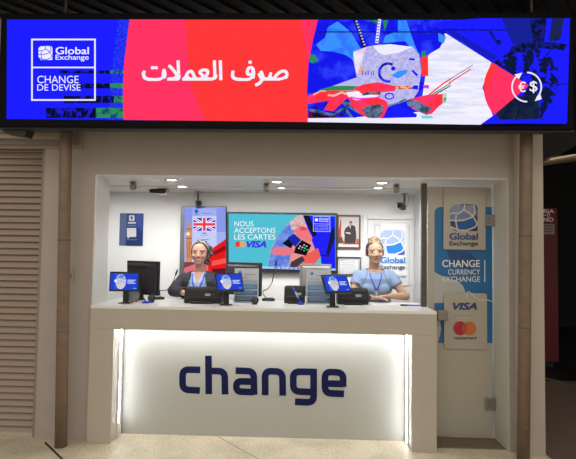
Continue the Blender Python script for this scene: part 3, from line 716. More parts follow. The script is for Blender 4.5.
globe(A, 380.4, 229.6, 404.6, 254.8, [P((196, 212, 240), .4), P((170, 190, 236), .4), P((176, 192, 238), .4), P((40, 136, 222), .4), P((80, 104, 180), .4)], P((240, 242, 244), .4))
A.text('Global', 380.6, 263, 404.8, 257.2, P((44, 132, 216), .4), .02); A.text('Exchange', 380.6, 270.2, 404.8, 264.8, P((56, 66, 100), .4), .006)
A.build('logo', t)

# ================================================================== CEILING FITTINGS
EM = E((255, 252, 245), 14.0)
spots = [((172, 179.5), 'outer', 'left pair, nearer the opening'), ((182, 186), 'inner', 'left pair, deeper in the booth'), ((277, 181.5), 'outer', 'middle pair, nearer the opening'),
         ((281.5, 187.5), 'inner', 'middle pair, deeper in the booth'), ((382, 182.5), 'outer', 'right pair, nearer the opening'), ((378, 187.5), 'inner', 'right pair, deeper in the booth')]
dl = None
for k, (pp_, _, lab) in enumerate(spots):
    p = atz(*pp_, ZO); p.z = ZO
    if dl is None:
        dl = thing('downlight', 'x', 'downlight', (0, 0, 0), local=True)
        b = MB(); b.lathe([(.042, 0), (.060, 0), (.060, -.004), (.052, -.010), (.044, -.008), (.042, -.002)], P((205, 200, 190), .4), n=28); b.build('rim', dl)
        b = MB(); b.lathe([(.0005, -.004), (.028, -.005), (.0415, -.003), (.0415, -.0005), (.0005, -.0005)], EM, n=28); b.build('lamp', dl)
        o = dl
    else:
        o = dl.copy(); COL.objects.link(o)
        for ch in dl.children:
            c = ch.copy(); COL.objects.link(c); c.parent = o
    o.location = p; o['label'] = 'glowing round ceiling downlight, '+lab; o['group'] = 'downlights in the booth ceiling'
    if k == 4: pass
    L = bpy.data.lights.new('downlight_beam', 'SPOT'); L.energy = 11; L.spot_size = 2.5; L.spot_blend = .9; L.shadow_soft_size = .04; L.color = (1, .985, .96)
    lo = bpy.data.objects.new('downlight_beam', L); COL.objects.link(lo); lo.location = (p.x, p.y, p.z-.02)
# little boxes hanging at the front of the ceiling
first = None
for (px, lab) in ((135.3, 'small grey ceiling box at the left end of the booth opening'), (266.5, 'small grey ceiling box beside the middle downlights'), (398.6, 'small grey ceiling box near the right downlights')):
    p = atz(px, 182.5, ZO); p = Vector((p.x, .32, ZO))
    if first is None:
        first = thing('ceiling_box', lab, 'sensor', (0, 0, 0), local=True)
        b = MB(); b.box(-.026, .026, -.02, .02, -.072, -.0005, P((150, 140, 130), .35, .4, noise=.4, scale=60), .008); b.build('case', first)
        b = MB(); b.lathe([(.0005, .024), (.008, .023), (.011, .020), (.011, .018)], P((60, 54, 50), .4), (0, 0, -.02), 12, 'y'); b.build('lens', first)
        b = MB(); b.lathe([(.0005, -.078), (.012, -.077), (.014, -.072), (.014, -.070)], P((100, 92, 86), .4), (0, 0, 0), 12); b.build('tip', first)
        o = first
    else:
        o = first.copy(); COL.objects.link(o)
        for ch in first.children: c = ch.copy(); COL.objects.link(c); c.parent = o
    o.location = p; o['label'] = lab; o['group'] = 'small boxes along the booth ceiling'
# black bar device
p = at(158.5, 191, .75); t = thing('ceiling_bar_device', 'black horizontal bar device on a grey bracket under the ceiling, above the blue poster', 'device', (p.x, .75, p.z))
b = MB(); b.tube([(p.x-.085, .75, p.z), (p.x-.075, .75, p.z), (p.x+.06, .75, p.z), (p.x+.07, .75, p.z)], [.016, .02, .02, .017], BLACK, 18); b.build('bar', t)
b = MB(); b.lathe([(.010, -.004), (.020, 0), (.020, .006), (.010, .010)], P((200, 200, 200), .4), (p.x-.092, .75, p.z), 16, 'x'); b.build('end_cap', t)
b = MB(); b.box(p.x-.03, p.x+.092, .74, .80, p.z-.034, p.z-.026, P((176, 174, 170), .4), .002); b.box(p.x+.078, p.x+.092, .74, .80, p.z-.03, p.z+.03, P((176, 174, 170), .4), .002); b.box(p.x-.02, p.x+.085, .77, .80, p.z+.02, ZO-.0005, P((186, 184, 180), .4)); b.build('bracket', t)
# cameras
def camera_unit(px0, py0, cx, cy, Y, label, yaw):
    top = at(px0, py0, Y); hd = at(cx, cy, Y)
    t = thing('security_camera', label, 'camera', (top.x, Y, ZO), group='security cameras in the booth')
    b = MB(); b.lathe([(.03, ZO-.0005), (.03, ZO-.01), (.012, ZO-.016)], P((150, 150, 152), .4), (top.x, Y, 0), 18); b.build('base', t)
    b = MB(); b.tube([(top.x, Y, ZO-.014), (top.x, Y, hd.z+.035), (top.x*.4+hd.x*.6, Y, hd.z+.018)], .011, P((110, 110, 114), .4, .3), 12); b.build('arm', t)
    M = Matrix.Translation((hd.x, Y, hd.z)) @ Matrix.Rotation(yaw, 4, 'Z') @ Matrix.Rotation(-.25, 4, 'X')
    b = MB(); b.box(-.026, .026, -.05, .05, -.022, .022, P((52, 52, 56), .4), .01, M); b.build('head', t)
    b = MB(); b.box(-.031, .031, -.062, .05, .022, .028, P((90, 90, 94), .4), .002, M); b.build('hood', t)
    m2 = MB(); m2.lathe([(.0005, .064), (.012, .062), (.017, .056), (.018, .045)], P((14, 14, 18), .15), (0, 0, 0), 18, 'y'); m2.v = [M @ v for v in m2.v]; m2.build('lens', t)
    b = MB(); b.tube([(hd.x+.0, Y+.02, hd.z+.0), (top.x+.03*(1 if yaw < 0 else -1), Y+.03, hd.z+.02), (top.x+.05*(1 if yaw < 0 else -1), Y+.03, hd.z+.07), (top.x+.04*(1 if yaw < 0 else -1), Y+.02, ZO-.001)], .0028, P((170, 170, 170), .5), 8); b.build('cable', t)
camera_unit(198, 194, 198.6, 205.2, .98, 'black security camera hanging above the portrait screen', -.15 + .3)
camera_unit(404.5, 194, 401.6, 207, .98, 'dark security camera hanging above the white back door', -.7)

# ================================================================== COUNTERTOP EQUIPMENT
CT = 1.1
# three customer tablets
tab = None
def tablet_art(parent, w, h):
    A = Art(-.0125, tf=lambda u, v: ((u-.5)*w, (.5-v)*h), step=.0003)
    A.rect(0, 0, 1, 1, E((38, 66, 206))); A.poly([(.15, 1), (.15, .0), (.3, 0), (.28, 1)], E((52, 84, 220)))
    A.circle(.38, .5, .19, EN((120, 150, 210), (226, 222, 224), 60, .48, .1), .46); A.poly([(.24, .62), (.3, .8), (.42, .96), (.52, .8), (.57, .5), (.5, .62), (.4, .72)], E((222, 206, 200)))
    A.poly([(.24, .3), (.36, .05), (.5, .12), (.46, .3)], E((90, 140, 220)))
    A.circle(.19, .46, .05, E((240, 244, 250)), .09)
    for k, y in enumerate((.38, .47, .56)): A.rect(.62, y, .92-(k % 2)*.06, y+.055, E((196, 208, 240)))
    A.rect(.84, .88, .96, .92, E((90, 190, 230)))
    return A.build('picture', parent)
specs = [((125.3, 281.5), (125.5, 303.5), .06, 0.0, 'customer tablet on a black stand at the left end of the counter'),
         ((229.9, 282.5), (226, 304.7), .60, .38, 'customer tablet on a black stand in front of the dark-haired clerk\'s printer, middle of the counter'),
         ((335.8, 284), (332.5, 306.7), .62, .38, 'customer tablet on a black stand in front of the fair-haired clerk')]
specs[1] = specs[1][:4]+('customer tablet on a black stand between the dark-haired clerk and the middle document holder',)
for k, (sc, bs, tilt, yaw, lab) in enumerate(specs):
    p = atz(*bs, CT); Y = .13; X = at(*bs, Y).x
    hz = at(*sc, Y).z - CT
    t = thing('customer_tablet', lab, 'tablet', (X, Y, CT), group='customer tablets on the counter', local=True)
    b = MB(); b.box(-.05, .05, -.045, .045, .0003, .007, BLACK, .003); b.build('base', t)
    b = MB(); b.box(-.024, .024, -.004, .014, .006, hz-.01, BLACK, .003); b.box(-.03, .03, .0, .012, hz-.05, hz, BLACK, .003); b.build('post', t)
    sx = (at(*sc, Y).x - X)
    sc_o = MB(); w, h = (.256, .166) if k == 0 else (.236, .178)
    sc_o.box(-w/2, w/2, -.012, .006, -h/2, h/2, BLACK, .005); so = sc_o.build('screen', t); so['_local'] = 1
    so.rotation_euler = (-tilt, 0, yaw); so.location = (sx, -.014 - (.02 if k else 0), hz)
    tablet_art(so, w-.022, h-.028)
# monitors, seen from behind
def monitor(px, Y, yaw, w, z0, z1, body, back, label):
    X = at(px, 285, Y).x
    t = thing('monitor', label, 'monitor', (X, Y, CT), (0, 0, yaw), 'monitors on the counter', local=True)
    h = z1-z0; zc = (z0+z1)/2
    b = MB(); b.lathe([(.0005, .0003), (.064, .0003), (.066, .006), (.05, .012), (.03, .016), (.0005, .016)], body, n=28); b.build('base', t)
    b = MB(); b.box(-.03, .03, .005, .04, .012, zc, body, .006); b.build('neck', t)
    b = MB(); b.box(-w/2, w/2, .035, .062, z0, z1, body, .006)
    b.loft([[(x*w*.46*s, y, zc+z*h*.44*s) for x, z in ((-1, -1), (1, -1), (1, 1), (-1, 1))] for y, s in ((.036, 1), (.022, .96), (.012, .86))], back, smooth=False); hs = b.build('housing', t)
    b = MB(); b.box(-w*.2, w*.2, .009, .0125, z1-h*.22, z1-h*.15, P((12, 12, 14), .6), .001); b.build('handle_slot', hs)
    b = MB()
    for k in range(7): b.box(-w*.25, w*.25, .0095, .0125, z0+h*.12+k*.009, z0+h*.12+k*.009+.004, P((14, 14, 16), .6))
    b.build('vent', hs)
    b = MB(); b.box(-w/2+.014, w/2-.014, .0615, .063, z0+.016, z1-.014, P((30, 34, 44), .2)); b.build('screen', t)
    b = MB(); b.tube([(0, .02, zc-.08), (.02, -.0, .1), (.04, -.02, .03), (.06, .03, .008)], .004, BLACK, 8); b.build('cable', t)
    return t
monitor(138.5, .42, -.55, .43, .045, .352, P((30, 30, 33), .4), P((36, 36, 40), .45), 'black monitor seen from behind at the left end of the counter')
monitor(240.5, .47, -.5, .395, .05, .352, P((52, 52, 56), .4), P((70, 70, 74), .45), 'dark grey monitor seen from behind, beside the dark-haired clerk')
monitor(317, .51, .25, .30, .05, .345, P((150, 150, 152), .4), P((168, 168, 170), .45), 'silver grey monitor seen from behind, centre right of the counter')
b = MB(); X = at(137, 285, .36).x
# document holders
def holder(px, py, label):
    Y = .33; p = at(px, py, Y)
    t = thing('document_holder', label, 'sign holder', (p.x, Y, CT), (0, 0, .05), 'document holders on the counter', local=True)
    b = MB(); b.box(-.11, .11, -.03, .03, .0003, .004, P((190, 196, 200), .2), .001); b.build('foot', t)
    M = Matrix.Rotation(-.1, 4, 'X')
    b = MB(); b.box(-.108, .108, -.002, .002, .004, .305, P((200, 204, 206), .3), 0, M); s_ = b.build('sheet', t); 
    A = Art(-.0022, tf=lambda u, v: ((u-.5)*.21, .302-v*.295), step=.0003)
    A.rect(0, 0, 1, 1, P((188, 190, 196), .5)); A.circle(.22, .12, .07, P((60, 120, 190), .4), .045); A.rect(.4, .17, .88, .19, P((130, 136, 150), .5))
    A.rect(.12, .27, .6, .29, P((140, 146, 160), .5))
    bl = [P((150, 166, 186), .5), P((70, 130, 165), .5), P((48, 96, 140), .5), P((44, 70, 104), .5)]
    for k, (y0, y1) in enumerate(((.34, .46), (.47, .62), (.66, .80), (.83, .98))):
        A.rect(.04, y0, .96, y1, bl[k])
        for j in range(3): A.rect(.1, y0+.025+j*.035, .9-.1*(j % 2), y0+.035+j*.035, P((170, 184, 200), .5))
    A.mb.v = [M @ v for v in A.mb.v]; A.build('printed_page', s_)
s1 = holder(246, 302.5, 'clear document holder with blue-banded page in front of the dark grey monitor')
s2 = holder(318.5, 303.5, 'clear document holder with blue-banded page in front of the silver monitor')
# printers / cash machines
def printer(px, Y, w, d, h, yaw, label):
    p = at(px, 300, Y)
    t = thing('receipt_printer', label, 'printer', (p.x, Y, CT), (0, 0, yaw), 'black printers on the counter', local=True)
    prof = [(-d*.5, .004), (-d*.5, h*.35), (-d*.38, h*.86), (-d*.30, h), (d*.42, h), (d*.5, h*.9), (d*.5, .004)]
    b = MB(); xs = [-w/2, -w/2+.008, w/2-.008, w/2]; rings = []
    for i, x in enumerate(xs):
        k = .94 if i in (0, 3) else 1
        rings.append([(x, y*k, .004+(z-.004)*k) for y, z in prof])
    b.loft(rings, BLACKMATT, smooth=False); b.build('body', t)
    b = MB(); b.box(-w*.30, w*.30, -d*.5-.03, -d*.5+.01, .0005, .02, BLACK, .004); b.build('tray', t)
    b = MB(); b.prism([(-w*.44, h*.40), (w*.44, h*.40), (w*.42, h*.43), (-w*.42, h*.43)], -d*.5-.002, -d*.46, P((70, 70, 74), .3)); b.build('slot', t)
    b = MB(); b.box(w*.08, w*.08+.045, -d*.46-.012, -d*.44, h*.5, h*.5+.02, P((170, 170, 172), .4), 0, Matrix.Identity(4)); b.build('label_plate', t)
    b = MB(); b.lathe([(.0005, d*.47+.006), (.010, d*.47+.005), (.011, d*.44)], P((80, 80, 86), .3), (w*.30, 0, h*.55), 16, 'y'); b.build('button', t)
    for sx in (-1, 1):
        b = MB(); b.lathe([(.0005, .0003), (.012, .0003), (.012, .006), (.0005, .006)], BLACK, (sx*w*.4, d*.1, 0), 12); b.build('foot', t)
printer(204, .27, .315, .16, .135, 0.0, 'long black printer with a small label in front of the dark-haired clerk')
printer(294.8, .405, .18, .15, .15, -.05, 'squat black printer behind the blue desk pen, beside the silver monitor')
printer(352, .40, .27, .16, .14, 0.03, 'black printer behind the right-hand tablet, in front of the fair-haired clerk')
# gooseneck microphones
def mic(pts, Y, base_px, label, cat='microphone'):
    P3 = [at(x, y, Y) for x, y in pts]; B = atz(*base_px, CT); B = Vector((at(base_px[0], base_px[1], Y).x, Y, CT))
    t = thing('gooseneck_microphone', label, cat, B, group='gooseneck microphones on the counter')
    b = MB(); b.loft([[(B.x+math.cos(a)*.062*s, Y+math.sin(a)*.045*s, CT+z) for a in [2*PI*k/24 for k in range(24)]] for s, z in ((1, .0003), (1, .012), (.9, .02), (.5, .026))], BLACK); b.build('base', t)
    path = [Vector((B.x-.02 if P3[-1].x < B.x else B.x+.02, Y, CT+.02))]+P3[::-1]
    # smooth the path
    sm = []
    for i in range(len(path)-1):
        for k in range(4):
            a = path[max(i-1, 0)]; b_ = path[i]; c = path[i+1]; d = path[min(i+2, len(path)-1)]; u = k/4
            sm.append(.5*((2*b_)+(c-a)*u+(2*a-5*b_+4*c-d)*u*u+(3*b_-a-3*c+d)*u**3))
    sm.append(path[-1])
    b = MB(); b.tube(sm, .0036, P((40, 36, 36), .5), 8); b.build('neck', t)
    d = (sm[-1]-sm[-3]).normalized(); b = MB(); b.tube([sm[-1], sm[-1]+d*.01, sm[-1]+d*.045, sm[-1]+d*.06], [.005, .008, .008, .003], BLACKMATT, 10); b.build('capsule', t)
mic([(275.4, 266), (273.6, 274), (272.4, 281), (268.6, 288), (262.6, 292)], .55, (268.5, 299.5), 'gooseneck microphone on its base right of the dark grey monitor')
mic([(175.4, 275.5), (172.8, 282), (168.6, 288.5), (164, 290.6), (160, 290.8)], .50, (158, 299), 'gooseneck microphone right of the black monitor at the left end')
# round objects near the left tablet
X = at(133.4, 296, .25); r = .056
t = thing('marbled_disc', 'round swirl-patterned dish standing behind the left tablet', 'dish', (X.x, .25, CT))
SWIRL = P((170, 174, 182), .35, noise=.95, scale=55, key='swirl')
b = MB(); c = Vector((X.x, .25, CT+r))
b.lathe([(.0005, .004), (r*.8, .004), (r, .010), (r, .016), (r*.8, .001), (.0005, -.004)], SWIRL, c, 32, 'y'); b.build('dish', t)
b = MB(); b.lathe([(r*.86, .0105), (r*1.0, .0165), (r*1.0, .008), (r*.9, .004)], P((190, 150, 120), .4), c, 32, 'y', False); b.build('rim', t)
b = MB(); b.box(c.x-.03, c.x+.03, .25, .285, CT+.0003, CT+.02, BLACK, .004); b.build('stand', t)
def headset(px, py, Y, label):
    p = at(px, py, Y); t = thing('intercom_speaker', label, 'speaker', (p.x, Y, CT), group='round intercom speakers')
    b = MB(); b.ball((p.x, Y, CT+.036), .034, BLACKMATT, (1, .8, .95)); b.build('body', t)
    b = MB(); b.lathe([(.0005, .026), (.018, .028), (.024, .024), (.024, .018)], P((60, 60, 66), .5), (p.x, Y, CT+.036), 20, 'y'); b.build('grille', t)
    b = MB(); b.lathe([(.0005, .0003), (.024, .0003), (.026, .006), (.0005, .01)], BLACK, (p.x, Y, CT), 18); b.build('foot', t)
headset(151.5, 299, .24, 'round black speaker beside the left monitor')
headset(254.8, 300, .22, 'round black speaker in front of the right side of the dark grey monitor')
X = at(145.5, 301, .16); t = thing('blue_clip', 'small blue clip lying beside the left tablet', 'clip', (X.x, .16, CT)); BP = P((30, 60, 200), .35)
b = MB(); b.prism([(X.x-.03, CT+.0003), (X.x+.03, CT+.0003), (X.x+.022, CT+.012), (X.x, CT+.022), (X.x-.02, CT+.016)], .14, .17, BP); b.build('body', t)
b = MB(); b.tube([(X.x-.01, .155, CT+.016), (X.x+.06, .165, CT+.008)], .006, BP, 10); b.build('lever', t)
# desk pen in its holder
Y = .265; a, c = at(292.6, 287, Y), at(300.6, 302.4, Y)
t = thing('desk_pen', 'blue desk pen leaning out of its holder in front of the squat printer', 'pen', (c.x, Y, CT))
b = MB(); b.loft([[(c.x+math.cos(q)*.026*s, Y+math.sin(q)*.022*s, CT+z) for q in [2*PI*k/20 for k in range(20)]] for s, z in ((1, .0003), (1, .01), (.6, .02), (.4, .026))], BP); b.build('holder', t)
d = (a-c).normalized(); b = MB(); b.tube([Vector((c.x-.004, Y, CT+.02)), Vector((c.x, Y, CT+.02))+d*.03, a], [.004, .007, .0065], BP, 12); b.build('barrel', t)
b = MB(); b.tube([Vector((c.x, Y, CT+.02))+d*.045, Vector((c.x, Y, CT+.02))+d*.10], .0076, P((170, 180, 220), .4), 12); b.build('grip', t)
# marker and papers at the right
X = at(404, 304.2, .30)
t = thing('blue_marker', 'blue-capped pen lying at the right end of the counter', 'pen', (X.x+.07, .30, CT))
z = CT+.0075
b = MB(); b.tube([(X.x-.03, .30, z), (X.x-.028, .30, z), (X.x+.03, .302, z)], [.005, .007, .007], NAVY, 12); b.build('cap', t)
b = MB(); b.tube([(X.x+.03, .302, z), (X.x+.15, .306, z-.001), (X.x+.165, .3065, z-.001)], [.0058, .0058, .002], P((70, 92, 210), .4), 12); b.build('barrel', t)
X = at(384, 304.2, .30)
b = MB(); b.box(-.10, .10, -.055, .055, .0003, .004, P((232, 232, 228), .6), 0, Matrix.Translation((X.x, .30, CT)) @ Matrix.Rotation(.08, 4, 'Z'))
origin_to(tag(b.build('paper_sheet'), 'white paper pad lying before the fair-haired clerk\'s hands', 'paper'), (X.x, .30, CT))

# ================================================================== PEOPLE
def remeshed(mb, name, voxel, smooth=2, fac=.5):
    ob = mb.build(name+'_src'); ob.modifiers.new('r', 'REMESH').mode = 'VOXEL'; ob.modifiers['r'].voxel_size = voxel; ob.modifiers['r'].use_smooth_shade = True
    if smooth:
        s_ = ob.modifiers.new('s', 'SMOOTH'); s_.iterations = smooth; s_.factor = fac
    dg = bpy.context.evaluated_depsgraph_get(); dg.update()
    me = bpy.data.meshes.new_from_object(ob.evaluated_get(dg)); me.name = name
    old = ob.data; bpy.data.objects.remove(ob); bpy.data.meshes.remove(old)
    me.materials.clear()
    return me
def capsule(mb, p, q, r0, r1, n=18, flat=1.0):
    p, q = Vector(p), Vector(q); d = (q-p); L = d.length; t = d/L; pts, rr = [], []
    for k in range(6):
        a = -PI/2+PI/2*k/5; pts.append(p+t*r0*math.sin(a)); rr.append(max(1e-4, r0*math.cos(a)))
    for k in range(6):
        a = PI/2*k/5; pts.append(q+t*r1*math.sin(a)); rr.append(max(1e-4, r1*math.cos(a)))
    mb.tube(pts, rr, None, n)
def ell(mb, c, rx, ry, rz, rot=0.0, seg=22):
    M = Matrix.Translation(c) @ Matrix.Rotation(rot, 4, 'Z')
    mb.ball((0, 0, 0), 1, None, (rx, ry, rz), seg, 16, M)
def finish(me, name, mats, fn, parent, drop=None, solid=0):
    for m in mats: me.materials.append(m)
    if drop:
        b = bmesh.new(); b.from_mesh(me); kill = [f for f in b.faces if drop(f.calc_center_median(), f.normal)]
        bmesh.ops.delete(b, geom=kill, context='FACES')
        for _ in range(4):
            ed = [v for v in b.verts if v.is_boundary]
            bmesh.ops.smooth_vert(b, verts=ed, factor=.5, use_axis_x=True, use_axis_y=True, use_axis_z=True)
        b.to_mesh(me); b.free()
    if fn:
        idx = [fn(p.center, p.normal) for p in me.polygons]; me.polygons.foreach_set('material_index', idx)
    me.polygons.foreach_set('use_smooth', [True]*len(me.polygons)); me.update()
    ob = bpy.data.objects.new(name, me); COL.objects.link(ob)
    me.transform(Matrix.Translation(-Vector(parent.location))); ob.parent = parent
    if solid:
        s_ = ob.modifiers.new('thickness', 'SOLIDIFY'); s_.thickness = solid; s_.offset = 1
    return ob
def torso_shape(mb, X, Y, hipz, shz, sw, grow=0.0, lo=None):
    prof = [(hipz-.04, .160, .105), (hipz+.06, .168, .112), (hipz+.16, .142, .098), (hipz+.26, .146, .104), (hipz+.34, .158, .116), (hipz+.42, .162, .104), (shz-.03, sw*.90, .086), (shz+.008, sw*.62, .066), (shz+.03, .068, .054)]
    rings = []
    for z, rx, ry in prof:
        if lo is not None and z < lo: continue
        rings.append([(X+(rx+grow)*math.cos(2*PI*k/32), Y+(ry+grow)*math.sin(2*PI*k/32)*(1.0), z+grow*.3) for k in range(32)])
    mb.loft(rings, None)
def hand(mb, wrist, direc, up, side, curl=.35, sc=1.0):
    """palm with four fingers and a thumb; side = +1/-1 picks the thumb's side"""
    d = Vector(direc).normalized(); u = Vector(up); u = (u-d*u.dot(d)).normalized(); l = u.cross(d)*side
    w = Vector(wrist)
    for k, o in enumerate((-.024, -.008, .008, .024)): capsule(mb, w+d*.008*sc+l*o*.6*sc, w+d*.078*sc+l*o*sc, .0135*sc, .0115*sc, 10)
    for k, (o, ln) in enumerate(((.026, .066), (.0085, .075), (-.0095, .070), (-.026, .056))):
        b0 = w+d*.078*sc+l*o*sc; seg = ln*sc; dd = d.copy(); r = .0088*sc
        for j, fr in enumerate((.45, .31, .24)):
            ang = curl*(.6+.5*j); dd = (dd*math.cos(ang)-u*math.sin(ang)).normalized() if j or True else dd
            e = b0+dd*seg*fr; capsule(mb, b0, e, r, r*.92, 10); b0 = e; r *= .92
    b0 = w+d*.022*sc+l*.026*sc; e = b0+(d*.6+l*.75-u*.15).normalized()*.04*sc; capsule(mb, b0, e, .012*sc, .0098*sc, 10)
    e2 = e+(d*.92+l*.3-u*.2).normalized()*.03*sc; capsule(mb, e, e2, .0096*sc, .008*sc, 10)

def head_shape(mb, C, s=1.0, yaw=0.0, smile=False, wx=1.1):
    """C = centre of the skull; face looks to -y. Crown about +.105, chin about -.115 (times s)"""
    def q(x, y, z):
        x *= wx; return (C[0]+(x*math.cos(yaw)-y*math.sin(yaw))*s, C[1]+(x*math.sin(yaw)+y*math.cos(yaw))*s, C[2]+z*s)
    def e(x, y, z, rx, ry, rz): ell(mb, q(x, y, z), rx*s*wx, ry*s, rz*s, yaw)
    e(0, .012, .025, .073, .092, .083)          # cranium
    e(0, -.035, -.022, .062, .052, .075)        # face
    e(0, -.040, -.070, .044, .040, .042)        # jaw
    e(0, -.066, -.096, .021, .019, .019)        # chin
    for sx in (-1, 1):
        e(sx*.036, -.060, -.030, .026, .023, .024)   # cheek
        e(sx*.031, -.074, .020, .024, .012, .009)    # brow
        e(sx*.073, .008, -.012, .010, .016, .030)    # ear
        e(sx*.030, -.0735, -.001, .0140, .0095, .0075)  # eyeball and lids
        e(sx*.012, -.092, -.036, .009, .009, .007)   # nostril wing
    capsule(mb, q(0, -.080, .008), q(0, -.101, -.031), .0085*s, .0115*s, 12)   # nose
    for sx in (-1, 1): capsule(mb, q(sx*.003, -.086, -.0595), q(sx*(.024 if smile else .020), -.079, -.0585+(.007 if smile else 0)), .0062*s, .0035*s, 10)
    capsule(mb, q(-.012, -.084, -.0705), q(.012, -.084, -.0705), .0066*s, .0066*s, 10)
    return q

def face_index(C, s, yaw, smile):
    cy, sy = math.cos(-yaw), math.sin(-yaw)
    def fn(c, n):
        x0, y0, z = (c.x-C[0])/s, (c.y-C[1])/s, (c.z-C[2])/s
        x, y = (x0*cy-y0*sy)/1.1, x0*sy+y0*cy
        if y < -.05 and abs(x) < .06 and -.09 < z < .05:
            ax = abs(x)
            ex, ez = ax-.030, z+.001
            if (ex/.0135)**2+(ez/.0062)**2 < 1:
                return 3 if (ex/.0078)**2+(ez/.0070)**2 < 1 else 2
            if (ex/.0165)**2+((ez-.003)/.0085)**2 < 1: return 5  # eye-socket shade painted as darker skin
            if abs(ex) < .021 and abs(z-(.0195+.004*(1-(ex/.02)**2))) < .0036: return 4
            lz = -.064+(.09*x*x*12 if smile else 0)
            if smile and ax < .019 and abs(z-(lz-.001)) < .0032: return 2
            if ax < .027 and (ax/.025)**2+((z-lz+.001)/.0105)**2 < 1 and y < -.074: return 1
        return 0
    return fn

def person(label, X, Y, crown, shz, skin, lip, iris, brow, yaw, smile, arms, hs):
    t = thing('person', label, 'person', (X, Y, 0), group='clerks behind the counter')
    sk = P(skin, .5, noise=.06, scale=9); mats = [sk, P(lip, .4), P((236, 232, 228), .3), P(iris, .2), P(brow, .6), P([int(v*.72) for v in skin], .6)]
    C = (X, Y-.02, crown-.107*hs)
    mb = MB(); mb.mats = [None]
    head_shape(mb, C, hs, yaw, smile)
    capsule(mb, (X, Y+.012, shz+.0), (X, Y-.005, C[2]-.05*hs), .052, .049)
    hipz = shz-.48; sw = .165
    torso_shape(mb, X, Y, hipz, shz, sw)
    for sx in (-1, 1):
        ell(mb, (X+sx*sw*.88, Y+.005, shz-.038), .052, .054, .050)
        sh, el, wr, hd, up = arms[sx]
        capsule(mb, sh, el, .047, .037); capsule(mb, el, wr, .038, .026)
        hand(mb, wr, hd, up, sx*-1, .2)
        hip = (X+sx*.085, Y, hipz-.01); kn = (X+sx*.09, Y-.01, hipz*.54); an = (X+sx*.095, Y+.02, .085)
        capsule(mb, hip, kn, .085, .056); capsule(mb, kn, an, .056, .038)
        capsule(mb, (an[0], Y+.03, .04), (an[0]+sx*.02, Y-.12, .032), .038, .030)
    me = remeshed(mb, 'body', .0036, 2)
    body = finish(me, 'body', mats, face_index(C, hs, yaw, smile), t)
    # trousers and shoes
    mb = MB(); mb.mats = [None]
    rings = [[(X+rx*math.cos(2*PI*k/28), Y+ry*math.sin(2*PI*k/28), z) for k in range(28)] for z, rx, ry in ((hipz-.12, .17, .115), (hipz+.0, .178, .122), (hipz+.08, .176, .12), (hipz+.12, .168, .115))]
    mb.loft(rings, None)
    for sx in (-1, 1): capsule(mb, (X+sx*.085, Y, hipz-.02), (X+sx*.09, Y-.01, hipz*.54), .095, .07); capsule(mb, (X+sx*.09, Y-.01, hipz*.54), (X+sx*.095, Y+.02, .11), .07, .055)
    finish(remeshed(mb, 'trousers', .008, 1), 'trousers', [P((26, 30, 48), .7)], None, t)
    for sx in (-1, 1):
        mb = MB(); mb.mats = [None]; ax = X+sx*.095
        capsule(mb, (ax, Y+.035, .044), (ax+sx*.02, Y-.125, .038), .044, .036)
        finish(remeshed(mb, 'shoe', .006, 1), 'shoe', [BLACK], None, t)
    return t, C, hipz, sw, body
def strap(t, C, me_ob, X, Y, pts, w, mat):
    """a ribbon laid on the front of a garment"""
    me = me_ob.data; off = Vector(t.location)
    bvh = BVHTree.FromPolygons([v.co+off for v in me.vertices], [list(p.vertices) for p in me.polygons])
    out = []
    for i in range(len(pts)-1):
        for k in range(8):
            u = k/8; out.append((pts[i][0]*(1-u)+pts[i+1][0]*u, pts[i][1]*(1-u)+pts[i+1][1]*u))
    out.append(pts[-1]); b = MB(); L, R_ = [], []
    for i, (x, z) in enumerate(out):
        hit = bvh.ray_cast(Vector((x, Y-1, z)), Vector((0, 1, 0)))
        y = (hit[0].y if hit[0] else Y-.08)-.006
        j = min(i, len(out)-2); d = Vector((out[j+1][0]-out[j][0], out[j+1][1]-out[j][1])).normalized(); nx, nz = -d.y*w/2, d.x*w/2
        L.append((x+nx, y, z+nz)); R_.append((x-nx, y, z-nz))
    n = len(L); f = [(i, i+1, n+i+1, n+i) for i in range(n-1)]
    vs = L+R_; vs2 = [(x, y+.002, z) for x, y, z in vs]
    b.add(vs+vs2, f+[tuple(2*n+i for i in q) for q in f], mat)
    return b, out

# ---- fair-haired clerk on the right
X2, Y2 = .690, .75
top2, sh2 = 1.672, 1.368
R2 = lambda px, py, Y: at(px, py, Y)
arms = {-1: ((X2-.150, Y2, sh2-.036), (X2-.225, .665, 1.148), (X2-.045, .575, 1.143), (1, -.25, -.03), (0, 0, 1)),
        1: ((X2+.150, Y2, sh2-.036), (X2+.285, .665, 1.150), (X2+.125, .590, 1.160), (-1, -.2, -.06), (0, 0, 1))}
t, C, hipz, sw, body = person('clerk with fair hair in a bun and light blue top, arms folded on the counter', X2, Y2, top2, sh2, (188, 152, 128), (168, 104, 96), (62, 48, 40), (112, 88, 68), .0, False, arms, 1.0)
mb = MB(); mb.mats = [None]; torso_shape(mb, X2, Y2, hipz, sh2, sw, .012, hipz+.05)
for sx in (-1, 1):
    ell(mb, (X2+sx*sw*.88, Y2+.004, sh2-.040), .056, .062, .052)
    s0, e0 = Vector(arms[sx][0]), Vector(arms[sx][1]); d = (e0-s0); capsule(mb, s0, s0+d*.40, .058, .055)
    ell(mb, (X2+sx*.066, Y2-.088, sh2-.155), .062, .046, .058)
def drop2(c, n):
    dx = abs(c.x-X2)
    if c.z > sh2+.002 and dx < .080 and c.y < Y2+.02 and (c.z > sh2+.014 or dx < .066): return True
    for sx in (-1, 1):
        s0, e0 = Vector(arms[sx][0]), Vector(arms[sx][1]); d = (e0-s0)
        if (c-s0).dot(d)/d.length_squared > .47 and sx*(c.x-X2) > .15: return True
    return False
BLUE = P((136, 158, 194), .75, noise=.08, scale=30, bump=.15); BLUED = P((86, 108, 156), .75)
